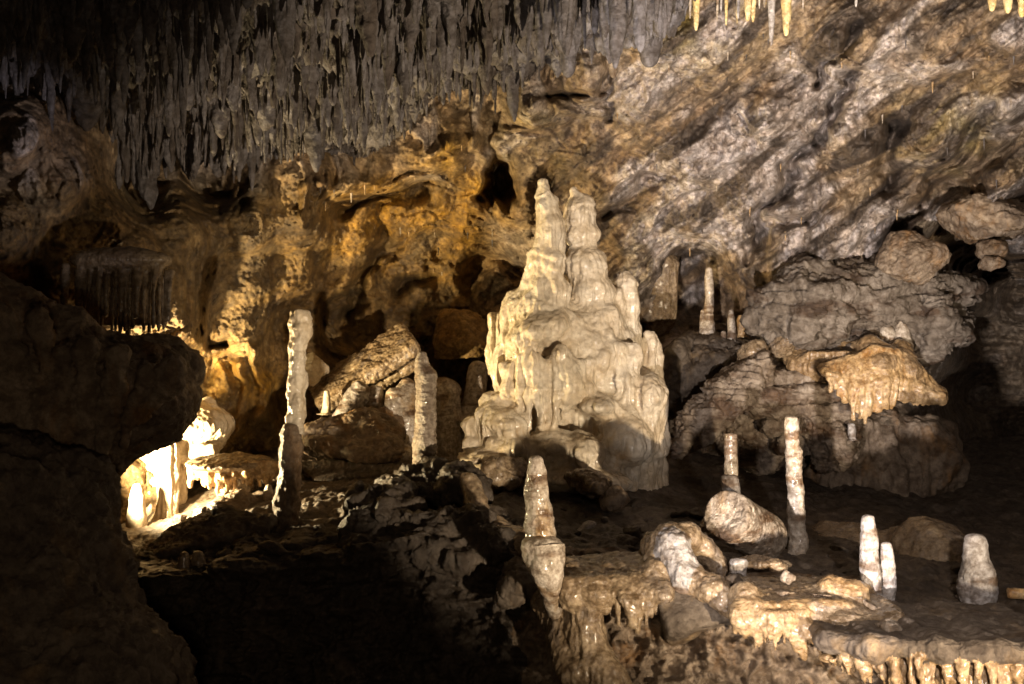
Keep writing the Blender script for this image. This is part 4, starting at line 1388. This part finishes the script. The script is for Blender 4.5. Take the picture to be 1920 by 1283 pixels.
# ------------------------------------------------------------------ right hand side
def right_side():
    s_ = Px(0.013)
    Y = 9.5
    s_.C(1632, 652, 24, 9.6, 1645, 690, 38, 9.45, .05, 'body')
    s_.C(1688, 655, 22, 9.65, 1690, 700, 36, 9.5, .06, 'body')
    s_.C(1650, 690, 44, 9.55, 1745, 738, 22, 9.6, .09, 'body')
    s_.C(1600, 695, 28, 9.55, 1500, 690, 24, 9.9, .08, 'body')
    s_.C(1490, 672, 22, 10.0, 1620, 656, 20, 9.8, .06, 'body')
    s_.R(1560, 680, 80, 34, 9.9, .4, 1001, tag='body')
    s_.C(1690, 742, 12, 9.35, 1762, 748, 14, 9.45, .03, 'body')
    rgf = np.random.default_rng(12)
    for u in np.arange(1545, 1768, 7.0):
        b_ = np.interp(u, [1540, 1580, 1600, 1620, 1650, 1700, 1765], [705, 752, 780, 788, 765, 752, 758]) + rgf.uniform(-10, 8)
        t_ = np.interp(u, [1540, 1610, 1640, 1690, 1765], [690, 672, 655, 668, 738])
        y0 = 9.22 + abs(u - 1640) * .0014 + rgf.uniform(-.02, .03)
        s_.C(u, t_, 11, y0 + .16, u + 1, .5 * (t_ + b_), 8, y0 + .02, .02, 'drapery')
        s_.C(u + 1, .5 * (t_ + b_), 8, y0 + .02, u + rgf.uniform(-2, 2), b_, rgf.uniform(2.5, 5), y0 + .04, .014, 'drapery')
    o = s_.build("flowstone_fan", M_FRINGE, flow_disp(0.018, 7, 0.012, 17, 0.008, 18, 0.004, 101), {'body': M_DRIP})
    tag(o, "golden flowstone fan with a hanging fringe on the right wall", "flowstone")
    stalagmite("stalagmite", [(1690, 594, 7, 9.8), (1690, 615, 12, 9.8), (1692, 645, 17, 9.8), (1694, 665, 20, 9.8)], M_BAND, "taller of two knobs on top of the golden flowstone fan", seed=102, ring=.1, fr=10)
    stalagmite("stalagmite", [(1662, 607, 6, 9.8), (1662, 622, 14, 9.8), (1664, 655, 19, 9.8)], M_BAND, "lower of two knobs on top of the golden flowstone fan, to the left", seed=103, ring=.1, fr=10)
    # craggy tilted slab and the layered ledges beneath the fan
    s_ = Px(0.013)
    s_.R(1395, 725, 62, 40, 9.75, .3, 1041, rot=-.6, n=12)
    s_.R(1330, 780, 66, 30, 9.7, .22, 1042, rot=-.75, n=12)
    s_.R(1285, 825, 34, 14, 9.65, .12, 1043, rot=-.7, n=12)
    o = s_.build("rock_spur", M_SLOPE, rock_disp(0.05, 5, 0.03, 6, 0.016, 104, layer=0.03, fl=17))
    tag(o, "craggy tan spur slanting down to the left, right of the great cluster", "rock")
    s_ = Px(0.012)
    for (v, u0, u1, y0, th, rt) in ((707, 1405, 1530, 10.12, 15, -.05), (737, 1392, 1568, 10.0, 14, .06), (766, 1400, 1586, 10.05, 13, -.03), (790, 1425, 1590, 10.2, 14, .04), (822, 1450, 1588, 10.3, 22, 0.02)):
        s_.box(P((u0 + u1) / 2, v, y0), (px((u1 - u0) / 2, y0), .34, px(th, y0)), roty(rt), .05, .02)
    s_.R(1550, 810, 46, 60, 9.95, .3, 1053, n=12)
    s_.R(1400, 800, 60, 80, 10.5, .35, 1054, n=12)
    s_.E(1490, 760, 90, 80, 10.4, .3, .05)
    o = s_.build("layered_ledge", M_SLOPE, rock_disp(0.05, 4.5, 0.012, 4, 0.010, 105, layer=0.02, fl=17))
    tag(o, "stack of rounded horizontal ledges behind the tall knotted stalagmite", "ledge")
    for (u, v, ru, rv, sd, lb) in ((1465, 648, 22, 22, 106, "left of two pale knobs between the thin stalagmites and the golden fan"), (1418, 664, 22, 20, 107, "rough knob at the top of the craggy tan spur")):
        boulder("boulder", u, v, ru, rv, 9.9, M_FLOW, lb if sd == 107 else "pale lump left of the golden flowstone fan", sd, .2)
    boulder("boulder", 1705, 487, 60, 37, 9.6, M_BANK, "big angular tan boulder perched on the grey rock at right", 208, .4, a=.03)
    boulder("boulder", 1860, 467, 24, 20, 9.3, M_BANK, "small yellow rock right of the big tan boulder", 109, .15)
    boulder("boulder", 1858, 494, 16, 10, 9.25, M_BANK, "flat little stone under the small yellow rock at right", 110, .12)
    boulder("boulder", 1846, 414, 80, 44, 9.5, M_BANK, "broad tan rock overhanging the black hollow at right", 111, .5, rot=.15)
    # grey bedded rock under the boulder
    s_ = Px(0.018)
    s_.R(1620, 565, 190, 78, 10.1, .5, 112, n=12)
    s_.R(1500, 600, 100, 70, 10.0, .5, 113)
    s_.R(1730, 600, 70, 110, 10.1, .5, 114)
    s_.R(1640, 640, 150, 40, 10.2, .4, 1142, n=12)
    s_.E(1625, 625, 62, 26, 9.4, .35, .05, 'body', cut=True)
    o = s_.build("layered_rock", M_BANK, rock_disp(0.09, 3.2, 0.04, 3, 0.018, 115, layer=0.055, fl=7.5))
    o.active_material = M_GREYROCK
    tag(o, "grey horizontally bedded rock face under the big tan boulder", "rock")
    # dim flowstone under the fan and behind the white pair
    s_ = Px(0.018)
    s_.E(1640, 880, 70, 80, 10.7, .5, .12)
    s_.E(1735, 870, 60, 95, 10.8, .5, .12)
    s_.E(1560, 900, 50, 60, 10.6, .4, .12)
    for uu, t_, b_ in ((1610, 800, 905), (1668, 795, 930), (1722, 810, 960), (1580, 850, 940)):
        s_.C(uu, t_, 30, 10.55, uu + 8, b_, 10, 10.36, .16)
    o = s_.build("flowstone_wall", M_BANK, flow_disp(0.09, 3, 0.05, 7, 0.02, 12, 0.006, 121))
    tag(o, "dim brown flowstone wall in shadow below the golden fan", "flowstone")
    s_ = Px(0.016)
    s_.E(1745, 1045, 75, 70, 7.9, .5, .10)
    s_.E(1800, 1075, 60, 50, 7.6, .4, .10)
    s_.E(1590, 1010, 80, 26, 8.4, .5, .10)
    o = s_.build("flowstone_mound", M_FLOW, flow_disp(0.03, 5, 0.008, 12, 0.012, 16, 0.005, 122))
    tag(o, "dim rounded flowstone mound behind the joined white stalagmites", "flowstone")
    # fluted column in the recess
    s_ = Px(0.013)
    for u in np.arange(1205, 1268, 11):
        s_.C(u, 500, 11, 11.75 + ((u - 1236) / 40) ** 2 * .12, u, 595, 9, 11.75 + ((u - 1236) / 40) ** 2 * .12, .025)
    s_.C(1236, 498, 32, 11.95, 1236, 600, 30, 11.95, .05)
    s_.E(1236, 496, 36, 26, 11.9, .25, .05)
    o = s_.build("fluted_column", M_FLOW, flow_disp(0.012, 7, 0.01, 18, 0.006, 22, 0.004, 116))
    tag(o, "dim fluted stone column in the recess right of the twin spires", "column")
    # pebbly ledge in the recess
    s_ = Px(0.016)
    s_.R(1330, 680, 110, 60, 11.0, .5, 117)
    s_.R(1270, 720, 60, 80, 10.9, .4, 118)
    o = s_.build("rubble_ledge", M_DARK, rock_disp(0.03, 5, 0.02, 5, 0.01, 119, knob=0.06, fk=9))
    tag(o, "dark pebbly ledge carrying the thin stalagmites in the right recess", "ledge")


right_side()


# ------------------------------------------------------------------ clean stalactites hanging at the top right
def straw(u, v1, r, Y, label, seed, v0=-110, mat=None, group=None):
    pts = [P(u, v1, Y), P(u, v1 - 14, Y), P(u + 1, v1 - 60, Y), P(u, v0, Y)]
    rs = [px(r * .25, Y), px(r * .6, Y), px(r, Y), px(r * 1.5, Y)]
    V, Q = spire(pts, rs, seed, seg=28, step=.012, bump=.10, fine=.03, flute=.06, flat=.2)
    o = mesh("stalactite", V, Q, mat or M_STRAW, np.array(P(u, v0, Y)))
    tag(o, label, "stalactite", group)


straw(1305, 62, 7, 7.2, "single slim golden stalactite hanging at the top, right of the grey ceiling", 131)
straw(1402, 44, 8, 7.2, "left of two golden stalactites side by side at the top right", 132)
straw(1412, 46, 6, 7.25, "right of two golden stalactites side by side at the top right", 133)
straw(1446, 90, 6, 7.2, "long thin pale straw stalactite at the top right", 134, mat=M_GREY)
straw(1474, 72, 9, 7.1, "thick golden stalactite right of the long pale straw", 135)
straw(1384, 40, 4, 7.4, "short pale straw left of the two golden stalactites", 136, mat=M_GREY)
straw(1352, 28, 3, 7.5, "shortest pale straw between the slim and the paired golden stalactites", 137, mat=M_GREY)
straw(1605, 18, 4, 7.0, "little pale straw at the top edge far right of the thick golden one", 138, mat=M_GREY)
straw(1860, 26, 11, 6.6, "stubby golden stalactite, left of three at the top right corner", 139)
straw(1890, 30, 10, 6.6, "stubby golden stalactite, middle of three at the top right corner", 140)
straw(1916, 37, 10, 6.6, "stubby golden stalactite, right of three at the top right corner", 141)
straw(1218, 130, 24, 7.3, "big blunt grey stalactite at the right end of the crowded ceiling", 142, mat=M_CEIL)
straw(1150, 150, 12, 7.6, "narrow brown stalactite left of the big blunt grey one", 143, mat=M_BANK)
straw(1257, 42, 9, 7.3, "short grey stalactite just right of the big blunt one", 144, mat=M_CEIL)


# ------------------------------------------------------------------ tiny drips along broken wall ledges, loose stones on the floor
def wall_drips():
    rg = np.random.default_rng(17)
    u, v, D = WALLGRID['u'], WALLGRID['v'], WALLGRID['D']
    protos = []
    for k in range(4):
        pr = [0.03, 0.09, 0.16, 0.22, 0.30]
        V, Q = spire([(0, 0, -1), (0.01, 0, -.9), (0.03, 0, -.6), (0, 0.02, -.3), (0, 0, 0.12)], [p * .5 for p in pr], 300 + k, seg=14, step=.05, bump=.15, fine=.08)
        protos.append((V, Q))
    first = {}
    n = tries = 0
    while n < 85 and tries < 60000:
        tries += 1
        a, b = (rg.uniform(1120, 1900), rg.uniform(20, 470)) if rg.random() < .72 else (rg.uniform(580, 930), rg.uniform(260, 520))
        i, j = np.searchsorted(u, a), np.searchsorted(v, b)
        if not (2 < i < len(u) - 2 and 4 < j < len(v) - 8):
            continue
        if D[i, j + 5] - D[i, j - 1] < 0.09 or D[i, j + 5] - D[i, j + 2] < 0.03:
            continue
        k = int(rg.integers(0, 4))
        if k not in first:
            o = mesh("stalactite", *protos[k], M_FRINGE if k == 0 else M_CEIL if k < 3 else M_BAND, origin=(0, 0, 0))
            first[k] = o
        else:
            o = first[k].copy()
            COL.objects.link(o)
        p = P(u[i], v[j], D[i, j] + 0.015)
        L = rg.uniform(.04, .11)
        o.location = [float(c) for c in p]
        o.scale = (L * rg.uniform(.5, .9), L * .7, L)
        o.rotation_euler = (0, 0, float(rg.uniform(0, 6.28)))
        tag(o, "tiny stalactite hanging from a broken ledge of the lit back wall", "stalactite", "tiny stalactites along the wall's broken ledges")
        n += 1
    print("drips", n, tries)


wall_drips()


def loose_stones():
    rg = np.random.default_rng(23)
    protos = []
    for k in range(5):
        s_ = Solid(0.05)
        s_.rock((0, 0, 0), (1, .8, .6), 400 + k, .02, 12)
        s_.vox = .09
        protos.append(s_)
    first = {}
    for n in range(60):
        k = n % 5
        uu = rg.uniform(300, 1850)
        t = rg.uniform(0.02, 0.30)
        i = np.searchsorted(FLOORGRID['u'], uu)
        col_ = FLOORGRID['V'][i]
        j = int(t * (len(col_) - 1))
        p = col_[j]
        r = rg.uniform(.02, .06) * (1.6 if rg.random() < .15 else 1)
        if k not in first:
            o = protos[k].build("stone", M_FLOOR, rock_disp(0.15, 1.2, 0.02, 2, 0.02, 410 + k), origin=(0, 0, 0))
            first[k] = o
        else:
            o = first[k].copy()
            COL.objects.link(o)
        o.location = [float(p[0]), float(p[1]), float(p[2]) + r * .25]
        o.scale = (r * rg.uniform(.8, 1.5), r, r * rg.uniform(.7, 1.1))
        o.rotation_euler = (0, 0, float(rg.uniform(0, 6.28)))
        tag(o, "small loose brown stone lying on the dim cave floor", "stone", "loose stones scattered on the cave floor")


loose_stones()


def fine_straws():
    rg = np.random.default_rng(61)
    for i in range(16):
        u = rg.uniform(1240, 1520)
        if min(abs(u - k) for k in (1305, 1402, 1412, 1446, 1474)) < 8:
            continue
        straw(u, rg.uniform(12, 52), rg.uniform(1.8, 3.6), rg.uniform(7.2, 7.9), "thin pale straw stalactite in the fringe along the top edge, right of the grey ceiling", 700 + i, mat=M_STRAW if i % 2 else M_BAND, group="thin straws along the top edge")


fine_straws()
